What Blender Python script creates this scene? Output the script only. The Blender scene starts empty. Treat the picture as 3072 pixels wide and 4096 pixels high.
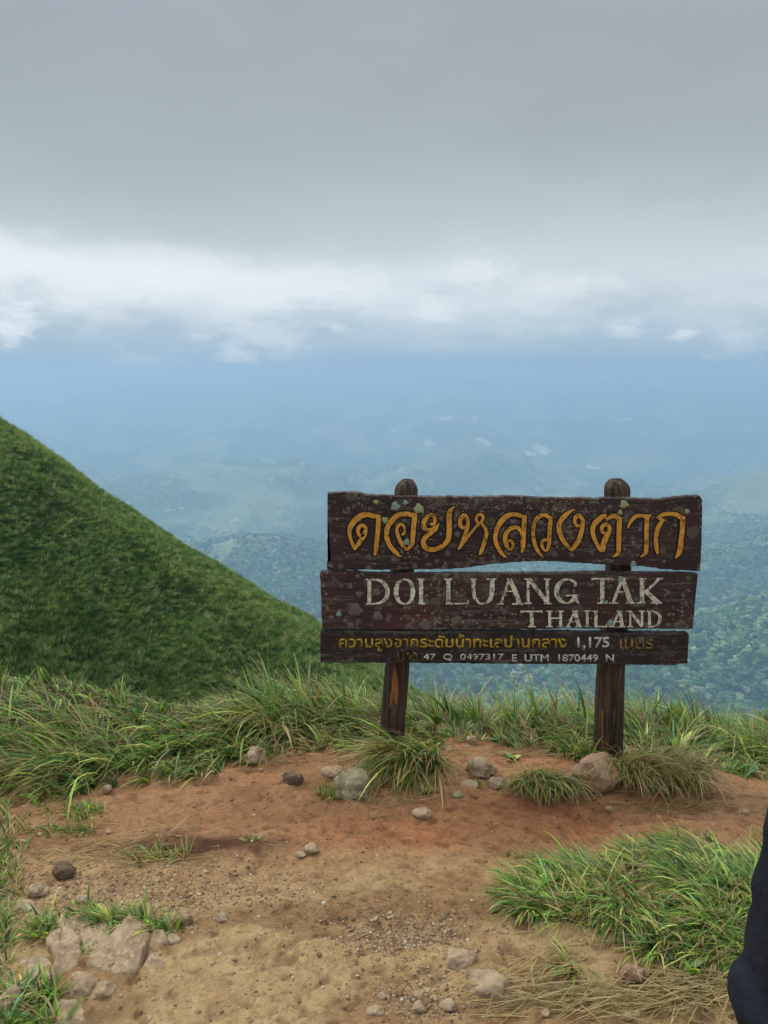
import bpy, bmesh, math, random
import numpy as np
from math import radians as R, sin, cos, tan, pi
from mathutils import Vector

sc = bpy.context.scene
COL = sc.collection
rng = np.random.default_rng(7)
random.seed(7)

# ------------------------------------------------------------------ camera
CAM_H = 1.545
PITCH = R(10.18)
F = 3080.0                      # focal length in pixels of the 3072 x 4096 photograph
cam_d = bpy.data.cameras.new('camera')
cam = bpy.data.objects.new('camera', cam_d); COL.objects.link(cam)
cam.location = (0, 0, CAM_H)
cam.rotation_euler = (pi/2 - PITCH, 0, 0)
cam_d.sensor_fit = 'VERTICAL'
cam_d.sensor_height = 24.0
cam_d.lens = 24.0*F/4096.0
cam_d.clip_start = 0.05
cam_d.clip_end = 80000
sc.camera = cam

SUN_EL, SUN_AZ = 50.0, -62.0     # azimuth clockwise from +Y (the view direction)
sc.view_settings.view_transform = 'Standard'
sc.view_settings.look = 'None'
sc.view_settings.exposure = 0.0
sc.view_settings.gamma = 1.0
sc.view_settings.use_curve_mapping = False
sc.cycles.use_denoising = True
sc.cycles.max_bounces = 8
sc.cycles.volume_bounces = 3
sc.cycles.transparent_max_bounces = 8


def nd(nt, typ, ins=None, **attrs):
    n = nt.nodes.new(typ)
    for k, v in attrs.items():
        setattr(n, k, v)
    for k, v in (ins or {}).items():
        s = n.inputs[k]
        if isinstance(v, bpy.types.NodeSocket):
            nt.links.new(v, s)
        elif isinstance(v, (tuple, list)) and s.type == 'RGBA' and len(v) == 3:
            s.default_value = (*v, 1)
        else:
            s.default_value = v
    return n


def mth(nt, op, a, b=None, clamp=False, c=None):
    ins = {0: a}
    if b is not None: ins[1] = b
    if c is not None: ins[2] = c
    n = nd(nt, 'ShaderNodeMath', ins, operation=op)
    n.use_clamp = clamp
    return n.outputs[0]


def mixc(nt, f, a, b, mode='MIX'):
    n = nt.nodes.new('ShaderNodeMix'); n.data_type = 'RGBA'; n.blend_type = mode
    for s, v in ((n.inputs[0], f), (n.inputs[6], a), (n.inputs[7], b)):
        if isinstance(v, bpy.types.NodeSocket): nt.links.new(v, s)
        elif isinstance(v, (tuple, list)): s.default_value = (*v[:3], 1)
        else: s.default_value = v
    return n.outputs[2]


def ramp(nt, f, stops, interp='LINEAR'):
    n = nt.nodes.new('ShaderNodeValToRGB'); n.color_ramp.interpolation = interp
    el = n.color_ramp.elements
    while len(el) < len(stops): el.new(0.5)
    for e, (p, c) in zip(el, stops):
        e.position = p; e.color = (*c, 1) if isinstance(c, (tuple, list)) else (c, c, c, 1)
    nt.links.new(f, n.inputs[0])
    return n.outputs[0]


def sstep(nt, v, lo, hi, a=0.0, b=1.0):
    n = nd(nt, 'ShaderNodeMapRange', {0: v, 1: lo, 2: hi, 3: a, 4: b}, interpolation_type='SMOOTHSTEP')
    return n.outputs[0]


def s2l(*c):
    return tuple((x/255/12.92 if x/255 <= .04045 else ((x/255+.055)/1.055)**2.4) for x in c)


# ------------------------------------------------------------------ sky
def ray(px, py):
    u, v = px-1536.0, py-2048.0
    return u, cos(PITCH)*F - sin(PITCH)*v, -(sin(PITCH)*F + cos(PITCH)*v)

world = bpy.data.worlds.new('World'); sc.world = world; world.use_nodes = True
wt = world.node_tree; wt.nodes.clear()
tc = nd(wt, 'ShaderNodeTexCoord').outputs['Generated']
sep = nd(wt, 'ShaderNodeSeparateXYZ', {0: tc})
zx, zy, zz = sep.outputs
az = mth(wt, 'ARCTAN2', zx, zy)
elv = mth(wt, 'ARCSINE', zz)
cmb = nd(wt, 'ShaderNodeCombineXYZ', {0: az, 1: mth(wt, 'MULTIPLY', elv, 2.6), 2: 0.0}).outputs[0]
def wnoise(scale, detail, w=0.0, rough=.55):
    return nd(wt, 'ShaderNodeTexNoise', {'Vector': cmb, 'W': w, 'Scale': scale, 'Detail': detail, 'Roughness': rough}, noise_dimensions='4D').outputs['Fac']
n1 = wnoise(2.2, 4, 1.3); n2 = wnoise(7.0, 6, 4.2, .6); n3 = wnoise(1.6, 2, 9.1)
disp = mth(wt, 'ADD', mth(wt, 'MULTIPLY', mth(wt, 'SUBTRACT', n1, .5), .10), mth(wt, 'MULTIPLY', mth(wt, 'SUBTRACT', n2, .5), .075))
e2 = mth(wt, 'ADD', elv, mth(wt, 'MULTIPLY', disp, sstep(wt, elv, -.005, .055, .12, 1.0)))
ef = nd(wt, 'ShaderNodeMapRange', {0: e2, 1: -0.10, 2: 0.90}).outputs[0]
def ep(deg): return (R(deg)+.10)/1.0
skyc = ramp(wt, ef, [
    (0.0,        s2l(134,168,194)),
    (ep(-0.6),   s2l(138,172,198)),
    (ep(0.5),    s2l(150,182,204)),
    (ep(1.6),    s2l(172,198,214)),
    (ep(3.4),    s2l(200,215,224)),
    (ep(5.2),    s2l(224,234,238)),
    (ep(7.2),    s2l(218,229,233)),
    (ep(10.5),   s2l(200,210,214)),
    (ep(15.5),   s2l(175,184,188)),
    (ep(23.0),   s2l(170,178,185)),
    (ep(45.0),   s2l(188,195,202)),
], 'B_SPLINE')
# brighter break in the cloud to the left, greyer to the right
lb = mth(wt, 'MULTIPLY', sstep(wt, az, .22, -.22), mth(wt, 'MULTIPLY', sstep(wt, e2, .055, .10), sstep(wt, e2, .17, .115)))
skyc = mixc(wt, mth(wt, 'MULTIPLY', lb, .9), skyc, (1.03, 1.06, 1.06))
# soft mottling of the overcast
mot = mth(wt, 'MULTIPLY', mth(wt, 'ADD', .80, mth(wt, 'MULTIPLY', n3, .22)), mth(wt, 'ADD', .90, mth(wt, 'MULTIPLY', n2, .20)))
skyc = mixc(wt, 1.0, skyc, nd(wt, 'ShaderNodeCombineColor', {0: mot, 1: mot, 2: mot}).outputs[0], 'MULTIPLY')
# bluish lower veil patches
veil = mth(wt, 'MULTIPLY', sstep(wt, n1, .46, .62), mth(wt, 'MULTIPLY', sstep(wt, elv, .12, .05), sstep(wt, elv, -.02, .02)))
skyc = mixc(wt, mth(wt, 'MULTIPLY', veil, .55), skyc, s2l(168,190,210))
# lumpy lower edge of the bright break
lum = wnoise(8.0, 6, 12.0, .56)
lm_ = mth(wt, 'MULTIPLY', sstep(wt, lum, .47, .68), mth(wt, 'MULTIPLY', sstep(wt, elv, R(1.0), R(3.0)), sstep(wt, elv, R(9.0), R(5.0))))
skyc = mixc(wt, mth(wt, 'MULTIPLY', lm_, .55), skyc, s2l(238,243,245))
ld_ = mth(wt, 'MULTIPLY', sstep(wt, lum, .48, .36), mth(wt, 'MULTIPLY', sstep(wt, elv, R(1.0), R(2.5)), sstep(wt, elv, R(7.5), R(4.5))))
skyc = mixc(wt, mth(wt, 'MULTIPLY', ld_, .55), skyc, s2l(174,196,212))
# small sunlit cloud puffs low in the sky
pn = wnoise(30.0, 7, 2.0, .62)
pw = wnoise(11.0, 4, 6.0, .6)
for (px, py, rx, ry, st) in ((935,1425,95,34,.5), (1085,1350,190,70,.42), (1350,1315,60,34,.6), (1745,1245,95,62,.62),
                             (1900,1090,140,60,.5), (2480,1318,70,34,.5), (2735,1338,50,24,.62), (15,1290,110,85,.9), (1120,1180,300,60,.4),
                             (2950,1400,120,70,.3), (560,1440,150,45,.25), (2250,1150,260,60,.4)):
    u, y_, z_ = ray(px, py); l = math.sqrt(u*u+y_*y_+z_*z_)
    a0, e0 = math.atan2(u, y_), math.asin(z_/l)
    da = mth(wt, 'MULTIPLY', mth(wt, 'SUBTRACT', az, a0), F/rx)
    de = mth(wt, 'MULTIPLY', mth(wt, 'SUBTRACT', elv, e0), F/ry)
    d = mth(wt, 'SQRT', mth(wt, 'ADD', mth(wt, 'MULTIPLY', da, da), mth(wt, 'MULTIPLY', de, de)))
    d = mth(wt, 'ADD', d, mth(wt, 'ADD', mth(wt, 'MULTIPLY', mth(wt, 'SUBTRACT', pn, .5), 3.2), mth(wt, 'MULTIPLY', mth(wt, 'SUBTRACT', pw, .5), 2.8)))
    m = sstep(wt, d, 1.35, .05)
    skyc = mixc(wt, mth(wt, 'MULTIPLY', m, min(1, st*1.25)), skyc, s2l(240,245,246))
sky = nd(wt, 'ShaderNodeTexSky', sky_type='NISHITA', sun_disc=False, sun_elevation=R(SUN_EL), sun_rotation=R(SUN_AZ), altitude=1175.0)
SKY_STR = 0.10
cl10 = nd(wt, 'ShaderNodeVectorMath', {0: skyc, 'Scale': 1.0/SKY_STR}, operation='SCALE').outputs[0]
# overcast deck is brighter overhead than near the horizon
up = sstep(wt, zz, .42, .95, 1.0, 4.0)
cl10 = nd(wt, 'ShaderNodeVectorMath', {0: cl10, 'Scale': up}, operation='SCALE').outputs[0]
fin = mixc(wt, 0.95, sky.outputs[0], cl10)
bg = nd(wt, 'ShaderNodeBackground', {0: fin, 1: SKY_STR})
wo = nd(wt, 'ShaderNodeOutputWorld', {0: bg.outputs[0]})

sd = bpy.data.lights.new('sun', 'SUN'); sd.energy = 1.5; sd.angle = R(10); sd.color = (1.0, .955, .88)
so = bpy.data.objects.new('sun', sd); COL.objects.link(so)
so.location = (0, 0, 30)
sdir = Vector((sin(R(SUN_AZ))*cos(R(SUN_EL)), cos(R(SUN_AZ))*cos(R(SUN_EL)), sin(R(SUN_EL))))
so.rotation_euler = sdir.to_track_quat('Z', 'Y').to_euler()

# ------------------------------------------------------------------ helpers
def G(px, py, z=0.0):
    """point of the plane at height z seen at a pixel of the photograph"""
    u, y, d = ray(px, py); t = (z-CAM_H)/d
    return np.array((u*t, y*t))

def PV(px, py, Y):
    u, y, d = ray(px, py); t = Y/y
    return u*t, CAM_H + d*t

def hash01(ix, iy, iz, seed):
    h = (ix.astype(np.int64)*374761393 + iy.astype(np.int64)*668265263 + iz.astype(np.int64)*2147483647 + seed*974634777) & 0xffffffff
    h = ((h ^ (h >> 13))*1274126177) & 0xffffffff
    h = ((h ^ (h >> 16))*2246822519) & 0xffffffff
    return ((h ^ (h >> 13)) & 0xffffff)/float(0xffffff)

def vn(x, y, z=None, seed=0):
    x = np.asarray(x, float); y = np.asarray(y, float)
    z = np.zeros_like(x) if z is None else np.asarray(z, float)
    xi, yi, zi = np.floor(x), np.floor(y), np.floor(z)
    fx, fy, fz = x-xi, y-yi, z-zi
    fx, fy, fz = [f*f*f*(f*(f*6-15)+10) for f in (fx, fy, fz)]
    o = 0
    for a in (0, 1):
        for b in (0, 1):
            for c in (0, 1):
                w = (fx if a else 1-fx)*(fy if b else 1-fy)*(fz if c else 1-fz)
                o = o + w*hash01(xi+a, yi+b, zi+c, seed)
    return o*2-1

def vn2(x, y, seed=0):
    x = np.asarray(x, float); y = np.asarray(y, float)
    xi, yi = np.floor(x), np.floor(y); fx, fy = x-xi, y-yi
    fx, fy = [f*f*f*(f*(f*6-15)+10) for f in (fx, fy)]
    z = np.zeros_like(xi)
    h = lambda a, b: hash01(xi+a, yi+b, z, seed)
    return ((h(0,0)*(1-fx)+h(1,0)*fx)*(1-fy) + (h(0,1)*(1-fx)+h(1,1)*fx)*fy)*2-1

def fbm(x, y, oct=5, seed=0, gain=.5, lac=2.03):
    o = 0; a = 1; s = 0
    for k in range(oct):
        o = o + a*vn2(x, y, seed+k*17); s += a
        a *= gain; x = x*lac+13.7; y = y*lac-7.1
    return o/s

def ridged(x, y, oct=5, seed=0):
    o = 0; a = 1; s = 0
    for k in range(oct):
        o = o + a*(1-np.abs(vn2(x, y, seed+k*31))*1.6); s += a
        a *= .48; x = x*2.07+5.3; y = y*2.07-9.1
    return o/s

def fast_mesh(name, V, Q, cols=None, smooth=True, mats=()):
    me = bpy.data.meshes.new(name)
    V = np.asarray(V, np.float32); Q = np.asarray(Q, np.int32)
    k = Q.shape[1]
    me.vertices.add(len(V)); me.vertices.foreach_set('co', V.ravel())
    me.loops.add(Q.size); me.loops.foreach_set('vertex_index', Q.ravel())
    me.polygons.add(len(Q)); me.polygons.foreach_set('loop_start', np.arange(len(Q), dtype=np.int32)*k)
    me.update(calc_edges=True)
    me.polygons.foreach_set('use_smooth', np.full(len(Q), smooth))
    if cols is not None:
        ca = me.color_attributes.new('tint', 'FLOAT_COLOR', 'POINT')
        c4 = np.ones((len(V), 4), np.float32); c4[:, :cols.shape[1]] = cols
        ca.data.foreach_set('color', c4.ravel())
    for m in mats: me.materials.append(m)
    me.validate()
    return me

def link(name, me, parent=None, loc=None):
    o = bpy.data.objects.new(name, me); COL.objects.link(o)
    if parent is not None: o.parent = parent
    if loc is not None: o.location = loc
    return o

def tag(o, label=None, cat=None, group=None, kind=None):
    if label: o['label'] = label
    if cat: o['category'] = cat
    if group: o['group'] = group
    if kind: o['kind'] = kind
    return o

def empty(name, loc=(0,0,0)):
    o = bpy.data.objects.new(name, None); COL.objects.link(o); o.location = loc
    return o

def grid_quads(nu, nv):
    i = np.arange(nu-1)[:, None]*nv + np.arange(nv-1)[None, :]
    i = i.ravel()
    return np.stack([i, i+nv, i+nv+1, i+1], 1)

# ------------------------------------------------------------------ materials
def new_mat(name):
    m = bpy.data.materials.new(name); m.use_nodes = True
    nt = m.node_tree; nt.nodes.clear()
    out = nt.nodes.new('ShaderNodeOutputMaterial')
    return m, nt, out

def pbsdf(nt, out, col, rough=.9, bump=None, spec=.3):
    b = nd(nt, 'ShaderNodeBsdfPrincipled', {'Base Color': col, 'Roughness': rough, 'Specular IOR Level': spec})
    if bump is not None: nt.links.new(bump, b.inputs['Normal'])
    nt.links.new(b.outputs[0], out.inputs[0])
    return b

def bumpn(nt, h, dist, strength=1.0, prev=None):
    n = nd(nt, 'ShaderNodeBump', {'Height': h, 'Distance': dist, 'Strength': strength})
    if prev is not None: nt.links.new(prev, n.inputs['Normal'])
    return n.outputs[0]

def noise(nt, vec, scale, detail=4, rough=.55, dist=0.0, out='Fac'):
    return nd(nt, 'ShaderNodeTexNoise', {'Vector': vec, 'Scale': scale, 'Detail': detail, 'Roughness': rough, 'Distortion': dist}).outputs[out]

def voro(nt, vec, scale, out='Distance', feature='F1', rnd=1.0):
    return nd(nt, 'ShaderNodeTexVoronoi', {'Vector': vec, 'Scale': scale, 'Randomness': rnd}, feature=feature).outputs[out]

def objc(nt): return nd(nt, 'ShaderNodeTexCoord').outputs['Object']
def geop(nt): return nd(nt, 'ShaderNodeNewGeometry').outputs['Position']

def scalev(nt, vec, s):
    return nd(nt, 'ShaderNodeMapping', {'Vector': vec, 'Scale': s}).outputs[0]

def mat_ground():
    m, nt, out = new_mat('bare_soil')
    P = geop(nt)
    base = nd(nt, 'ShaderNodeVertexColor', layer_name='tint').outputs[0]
    a = noise(nt, P, 9, 5, .6); b = noise(nt, P, 70, 6, .65); c = noise(nt, P, 260, 4, .7)
    col = mixc(nt, sstep(nt, a, .38, .68, 0, .55), base, mixc(nt, 1, base, (.66,.58,.52), 'MULTIPLY'))
    col = mixc(nt, sstep(nt, b, .50, .72, 0, .5), col, mixc(nt, 1, col, (1.35,1.3,1.2), 'MULTIPLY'))
    col = mixc(nt, sstep(nt, b, .46, .30, 0, .65), col, mixc(nt, 1, col, (.55,.48,.44), 'MULTIPLY'))
    col = mixc(nt, sstep(nt, c, .55, .75, 0, .45), col, mixc(nt, 1, col, (1.5,1.45,1.4), 'MULTIPLY'))
    # scattered dark crumbs and tiny pale grit
    v = nd(nt, 'ShaderNodeTexVoronoi', {'Vector': P, 'Scale': 55.0})
    vr = nd(nt, 'ShaderNodeSeparateColor', {0: v.outputs['Color']}).outputs
    spot = mth(nt, 'MULTIPLY', sstep(nt, v.outputs['Distance'], .34, .22), mth(nt, 'GREATER_THAN', vr[0], .93))
    col = mixc(nt, mth(nt, 'MULTIPLY', spot, .6), col, (.085,.055,.035))
    spot2 = mth(nt, 'MULTIPLY', sstep(nt, v.outputs['Distance'], .30, .2), mth(nt, 'GREATER_THAN', vr[1], .86))
    col = mixc(nt, mth(nt, 'MULTIPLY', spot2, .7), col, (.45,.33,.22))
    h = mth(nt, 'ADD', mth(nt, 'MULTIPLY', b, .6), mth(nt, 'MULTIPLY', c, .25))
    h = mth(nt, 'ADD', h, mth(nt, 'MULTIPLY', mth(nt, 'SUBTRACT', spot2, spot), .5))
    wv = nd(nt, 'ShaderNodeVectorMath', {0: P, 1: nd(nt, 'ShaderNodeVectorMath', {0: noise(nt, P, 22, 4, out='Color'), 'Scale': .030}, operation='SCALE').outputs[0]}, operation='ADD').outputs[0]
    pl1 = nd(nt, 'ShaderNodeSeparateColor', {0: voro(nt, wv, 26, 'Color')}).outputs[0]
    pl2 = nd(nt, 'ShaderNodeSeparateColor', {0: voro(nt, wv, 80, 'Color')}).outputs[0]
    h = mth(nt, 'ADD', h, mth(nt, 'ADD', mth(nt, 'MULTIPLY', pl1, .16), mth(nt, 'MULTIPLY', pl2, .22)))
    col = mixc(nt, sstep(nt, pl2, .80, .95, 0, .35), col, mixc(nt, 1, col, (1.25,1.22,1.2), 'MULTIPLY'))
    col = mixc(nt, sstep(nt, pl2, .22, .05, 0, .5), col, mixc(nt, 1, col, (.62,.55,.50), 'MULTIPLY'))
    h = mth(nt, 'ADD', h, mth(nt, 'MULTIPLY', noise(nt, P, 620, 3, .7), .16))
    nrm = bumpn(nt, h, .028, 1.0)
    pbsdf(nt, out, col, .93, nrm, .2)
    return m

def mat_rock(name, c1, c2, c3, moss=0.0, seed=0.0):
    m, nt, out = new_mat(name)
    P = nd(nt, 'ShaderNodeVectorMath', {0: objc(nt), 1: (seed, seed*1.7, 0)}, operation='ADD').outputs[0]
    a = noise(nt, P, 14, 6, .62, .4); b = noise(nt, P, 60, 6, .7); c = noise(nt, P, 5, 3)
    col = mixc(nt, sstep(nt, a, .38, .62), c1, c2)
    col = mixc(nt, sstep(nt, b, .50, .66, 0, .8), col, c3)
    col = mixc(nt, sstep(nt, noise(nt, P, 26, 5, .7), .56, .70, 0, .5), col, mixc(nt, 1, col, (.55,.48,.42), 'MULTIPLY'))
    col = mixc(nt, sstep(nt, b, .44, .30, 0, .75), col, mixc(nt, 1, col, (.42,.38,.35), 'MULTIPLY'))
    v = voro(nt, noise(nt, P, 5, 3, out='Color'), 5.0, feature='DISTANCE_TO_EDGE')
    crack = mth(nt, 'MULTIPLY', sstep(nt, v, .022, .0), sstep(nt, c, .56, .66))
    col = mixc(nt, mth(nt, 'MULTIPLY', crack, .5), col, (.05,.035,.025))
    if moss:
        g = sstep(nt, noise(nt, P, 25, 5, .6), .58, .68, 0, moss)
        col = mixc(nt, g, col, (.14,.15,.06))
    h = mth(nt, 'SUBTRACT', mth(nt, 'ADD', mth(nt, 'MULTIPLY', a, .8), mth(nt, 'MULTIPLY', b, .35)), mth(nt, 'MULTIPLY', crack, .4))
    pbsdf(nt, out, col, .9, bumpn(nt, h, .010, 1.0), .25)
    return m

def mat_blade(name, darken=1.0):
    m, nt, out = new_mat(name)
    col = nd(nt, 'ShaderNodeVertexColor', layer_name='tint').outputs[0]
    P = geop(nt)
    n = noise(nt, P, 30, 3)
    col = mixc(nt, sstep(nt, n, .35, .7, 0, .35), col, mixc(nt, 1, col, (1.35,1.15,.8), 'MULTIPLY'))
    d = nd(nt, 'ShaderNodeBsdfPrincipled', {'Base Color': col, 'Roughness': .38, 'Specular IOR Level': .5})
    t = nd(nt, 'ShaderNodeBsdfTranslucent', {0: mixc(nt, 1, col, (1.1,1.2,.6), 'MULTIPLY')})
    mx = nd(nt, 'ShaderNodeMixShader', {0: .40, 1: d.outputs[0], 2: t.outputs[0]})
    nt.links.new(mx.outputs[0], out.inputs[0])
    return m

def mat_tuft(name):
    """hillside tufts: the tint varies from tuft to tuft"""
    m, nt, out = new_mat(name)
    r = nd(nt, 'ShaderNodeObjectInfo')
    lo = noise(nt, r.outputs['Location'], .16, 4)
    col = ramp(nt, r.outputs['Random'], [(0,(.040,.088,.024)), (.25,(.105,.195,.048)), (.6,(.185,.30,.080)), (.88,(.29,.40,.13)), (1,(.42,.45,.22))])
    col = mixc(nt, sstep(nt, lo, .40, .64, 0, .5), col, mixc(nt, 1, col, (1.2,1.08,1.0), 'MULTIPLY'))
    col = mixc(nt, sstep(nt, noise(nt, r.outputs['Location'], .5, 3), .60, .72, 0, .6), col, (.030,.072,.018))
    vc = nd(nt, 'ShaderNodeVertexColor', layer_name='tint').outputs[0]
    col = mixc(nt, 1, col, vc, 'MULTIPLY')
    d = nd(nt, 'ShaderNodeBsdfDiffuse', {0: col})
    t = nd(nt, 'ShaderNodeBsdfTranslucent', {0: col})
    mx = nd(nt, 'ShaderNodeMixShader', {0: .45, 1: d.outputs[0], 2: t.outputs[0]})
    nt.links.new(mx.outputs[0], out.inputs[0])
    return m

def mat_hill():
    m, nt, out = new_mat('hill_turf')
    P = geop(nt)
    a = noise(nt, P, 3.0, 5, .65); b = noise(nt, P, .3, 4)
    col = mixc(nt, a, (.018,.045,.010), (.045,.09,.018))
    col = mixc(nt, sstep(nt, b, .4, .65), col, (.06,.10,.02))
    pbsdf(nt, out, col, .95, bumpn(nt, a, .3, .8), .1)
    return m

def mat_crown():
    m, nt, out = new_mat('tree_crowns')
    r = nd(nt, 'ShaderNodeObjectInfo')
    lo = noise(nt, r.outputs['Location'], .004, 4)
    col = ramp(nt, r.outputs['Random'], [(0,(.012,.042,.026)), (.30,(.040,.10,.040)), (.60,(.10,.20,.075)), (.85,(.18,.30,.12)), (.96,(.28,.34,.19)), (1,(.42,.42,.30))])
    col = mixc(nt, sstep(nt, lo, .42, .62), mixc(nt, 1, col, (.65,.7,.8), 'MULTIPLY'), mixc(nt, 1, col, (1.45,1.3,1.1), 'MULTIPLY'))
    P = objc(nt)
    n = noise(nt, P, 2.6, 4, .7)
    col = mixc(nt, sstep(nt, n, .5, .35, 0, .6), col, mixc(nt, 1, col, (.5,.55,.5), 'MULTIPLY'))
    pbsdf(nt, out, col, .95, None, .1)
    return m

def mat_terrain():
    m, nt, out = new_mat('wooded_land')
    P = geop(nt)
    a = noise(nt, P, .055, 5, .7)
    b = noise(nt, P, .0022, 6, .6)
    v = voro(nt, P, .075)
    col = mixc(nt, sstep(nt, a, .38, .64), (.045,.13,.05), (.28,.42,.17))
    col = mixc(nt, sstep(nt, v, .2, .75, 0, .6), col, (.016,.045,.018))  # shade in the gaps between crowns, painted into the land colour
    col = mixc(nt, sstep(nt, b, .45, .62, 0, .85), col, mixc(nt, a, (.18,.28,.10), (.55,.55,.30)))
    # lighter openings between the trees, and cleared fields on the far slope
    c = noise(nt, P, .010, 5, .65)
    col = mixc(nt, sstep(nt, c, .60, .68, 0, .7), col, (.68,.62,.42))
    sx = nd(nt, 'ShaderNodeSeparateXYZ', {0: P}).outputs
    pv = nd(nt, 'ShaderNodeVectorMath', {0: P, 1: nd(nt, 'ShaderNodeVectorMath', {0: noise(nt, P, .0022, 4, out='Color'), 'Scale': 420.0}, operation='SCALE').outputs[0]}, operation='ADD').outputs[0]
    fv = nd(nt, 'ShaderNodeTexVoronoi', {'Vector': scalev(nt, pv, (1.0, .5, .1)), 'Scale': .0062})
    fr = nd(nt, 'ShaderNodeSeparateColor', {0: fv.outputs['Color']}).outputs
    reg = mth(nt, 'ADD', mth(nt, 'POWER', mth(nt, 'DIVIDE', mth(nt, 'SUBTRACT', sx[0], 1000.0), 1250.0), 2.0),
              mth(nt, 'POWER', mth(nt, 'DIVIDE', mth(nt, 'SUBTRACT', sx[1], 6700.0), 1300.0), 2.0))
    fm = mth(nt, 'MULTIPLY', mth(nt, 'MULTIPLY', mth(nt, 'GREATER_THAN', fr[0], .60), sstep(nt, fv.outputs['Distance'], .50, .40)), sstep(nt, reg, 1.2, .8))
    fcol = mixc(nt, fr[1], (.80,.76,.45), (.95,.72,.55))
    col = mixc(nt, fm, col, fcol)
    h = mth(nt, 'SUBTRACT', a, mth(nt, 'MULTIPLY', v, .5))
    pbsdf(nt, out, col, .95, bumpn(nt, h, 14.0, .9), .05)
    return m

def lichen(nt, col, P, amount=1.0):
    """rosettes of crustose lichen: round, ragged, of many sizes"""
    warp = nd(nt, 'ShaderNodeVectorMath', {0: noise(nt, P, 45, 5, out='Color'), 'Scale': .028}, operation='SCALE').outputs[0]
    W = nd(nt, 'ShaderNodeVectorMath', {0: P, 1: warp}, operation='ADD').outputs[0]
    zone = noise(nt, P, 5.5, 3)
    for sc_, thr, c, st in ((27.0, .56, (.115,.090,.070), .8), (17.0, .58, (.092,.070,.056), .85), (60.0, .76, (.17,.145,.11), .8), (120.0, .88, (.26,.25,.18), .75)):
        v = nd(nt, 'ShaderNodeTexVoronoi', {'Vector': W, 'Scale': sc_})
        r = nd(nt, 'ShaderNodeSeparateColor', {0: v.outputs['Color']}).outputs
        rad = mth(nt, 'MULTIPLY', mth(nt, 'ADD', mth(nt, 'MULTIPLY', r[1], .32), .12), 1.0)
        inside = sstep(nt, mth(nt, 'SUBTRACT', v.outputs['Distance'], rad), .03, -.03)
        on = mth(nt, 'GREATER_THAN', mth(nt, 'ADD', r[0], mth(nt, 'MULTIPLY', mth(nt, 'SUBTRACT', zone, .5), 2.6)), thr)
        msk = mth(nt, 'MULTIPLY', mth(nt, 'MULTIPLY', inside, on), st*amount)
        cc = mixc(nt, r[2], c, (c[0]*1.15, c[1]*1.3, c[2]*1.15))
        cc = mixc(nt, sstep(nt, noise(nt, P, 260, 3), .4, .65), cc, mixc(nt, 1, cc, (.6,.6,.6), 'MULTIPLY'))
        col = mixc(nt, msk, col, cc)
    return col

def mat_board(name, base, base2, amount):
    m, nt, out = new_mat(name)
    P = objc(nt)
    g = noise(nt, scalev(nt, P, (3, 3, 90)), 1.0, 6, .6, .6)
    g2 = noise(nt, scalev(nt, P, (9, 9, 320)), 1.0, 4, .6, .3)
    col = mixc(nt, sstep(nt, noise(nt, P, 3.5, 3), .35, .65), base, base2)
    col = mixc(nt, sstep(nt, g, .42, .28, 0, .8), col, (.010,.007,.006))
    col = mixc(nt, sstep(nt, g2, .60, .74, 0, .55), col, (.10,.075,.055))
    col = mixc(nt, sstep(nt, noise(nt, P, 28, 5, .65), .58, .75, 0, .6), col, (.020,.013,.010))
    # soot-dark weather stains
    col = mixc(nt, sstep(nt, noise(nt, P, 9, 5, .7), .50, .68, 0, .55), col, (.016,.013,.010))
    spl = noise(nt, scalev(nt, P, (1.4, 1.4, 55)), 1.0, 3, .5, .3)
    col = mixc(nt, mth(nt, 'MULTIPLY', sstep(nt, mth(nt, 'ABSOLUTE', mth(nt, 'SUBTRACT', spl, .5)), .012, .0), .85), col, (.006,.005,.004))
    col = mixc(nt, sstep(nt, noise(nt, scalev(nt, P, (4, 4, 60)), 1.0, 6, .75), .52, .68, 0, .85), col, (.12,.095,.074))
    col = lichen(nt, col, P, amount)
    sp = noise(nt, P, 150, 5, .8)
    col = mixc(nt, mth(nt, 'MULTIPLY', sstep(nt, sp, .60, .70, 0, .7*amount), sstep(nt, noise(nt, P, 7, 3), .42, .62)), col, (.21,.19,.14))
    # small pale chips
    v = nd(nt, 'ShaderNodeTexVoronoi', {'Vector': scalev(nt, P, (1, 1, 2.2)), 'Scale': 95.0})
    r = nd(nt, 'ShaderNodeSeparateColor', {0: v.outputs['Color']}).outputs
    chip = mth(nt, 'MULTIPLY', mth(nt, 'GREATER_THAN', r[0], .93), sstep(nt, v.outputs['Distance'], .22, .12))
    col = mixc(nt, mth(nt, 'MULTIPLY', chip, .6), col, (.30,.26,.22))
    h = mth(nt, 'ADD', mth(nt, 'MULTIPLY', g, .7), mth(nt, 'MULTIPLY', g2, .5))
    h = mth(nt, 'ADD', h, mth(nt, 'MULTIPLY', noise(nt, P, 120, 4, .7), .3))
    pbsdf(nt, out, col, .72, bumpn(nt, h, .003, .9), .3)
    return m

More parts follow.
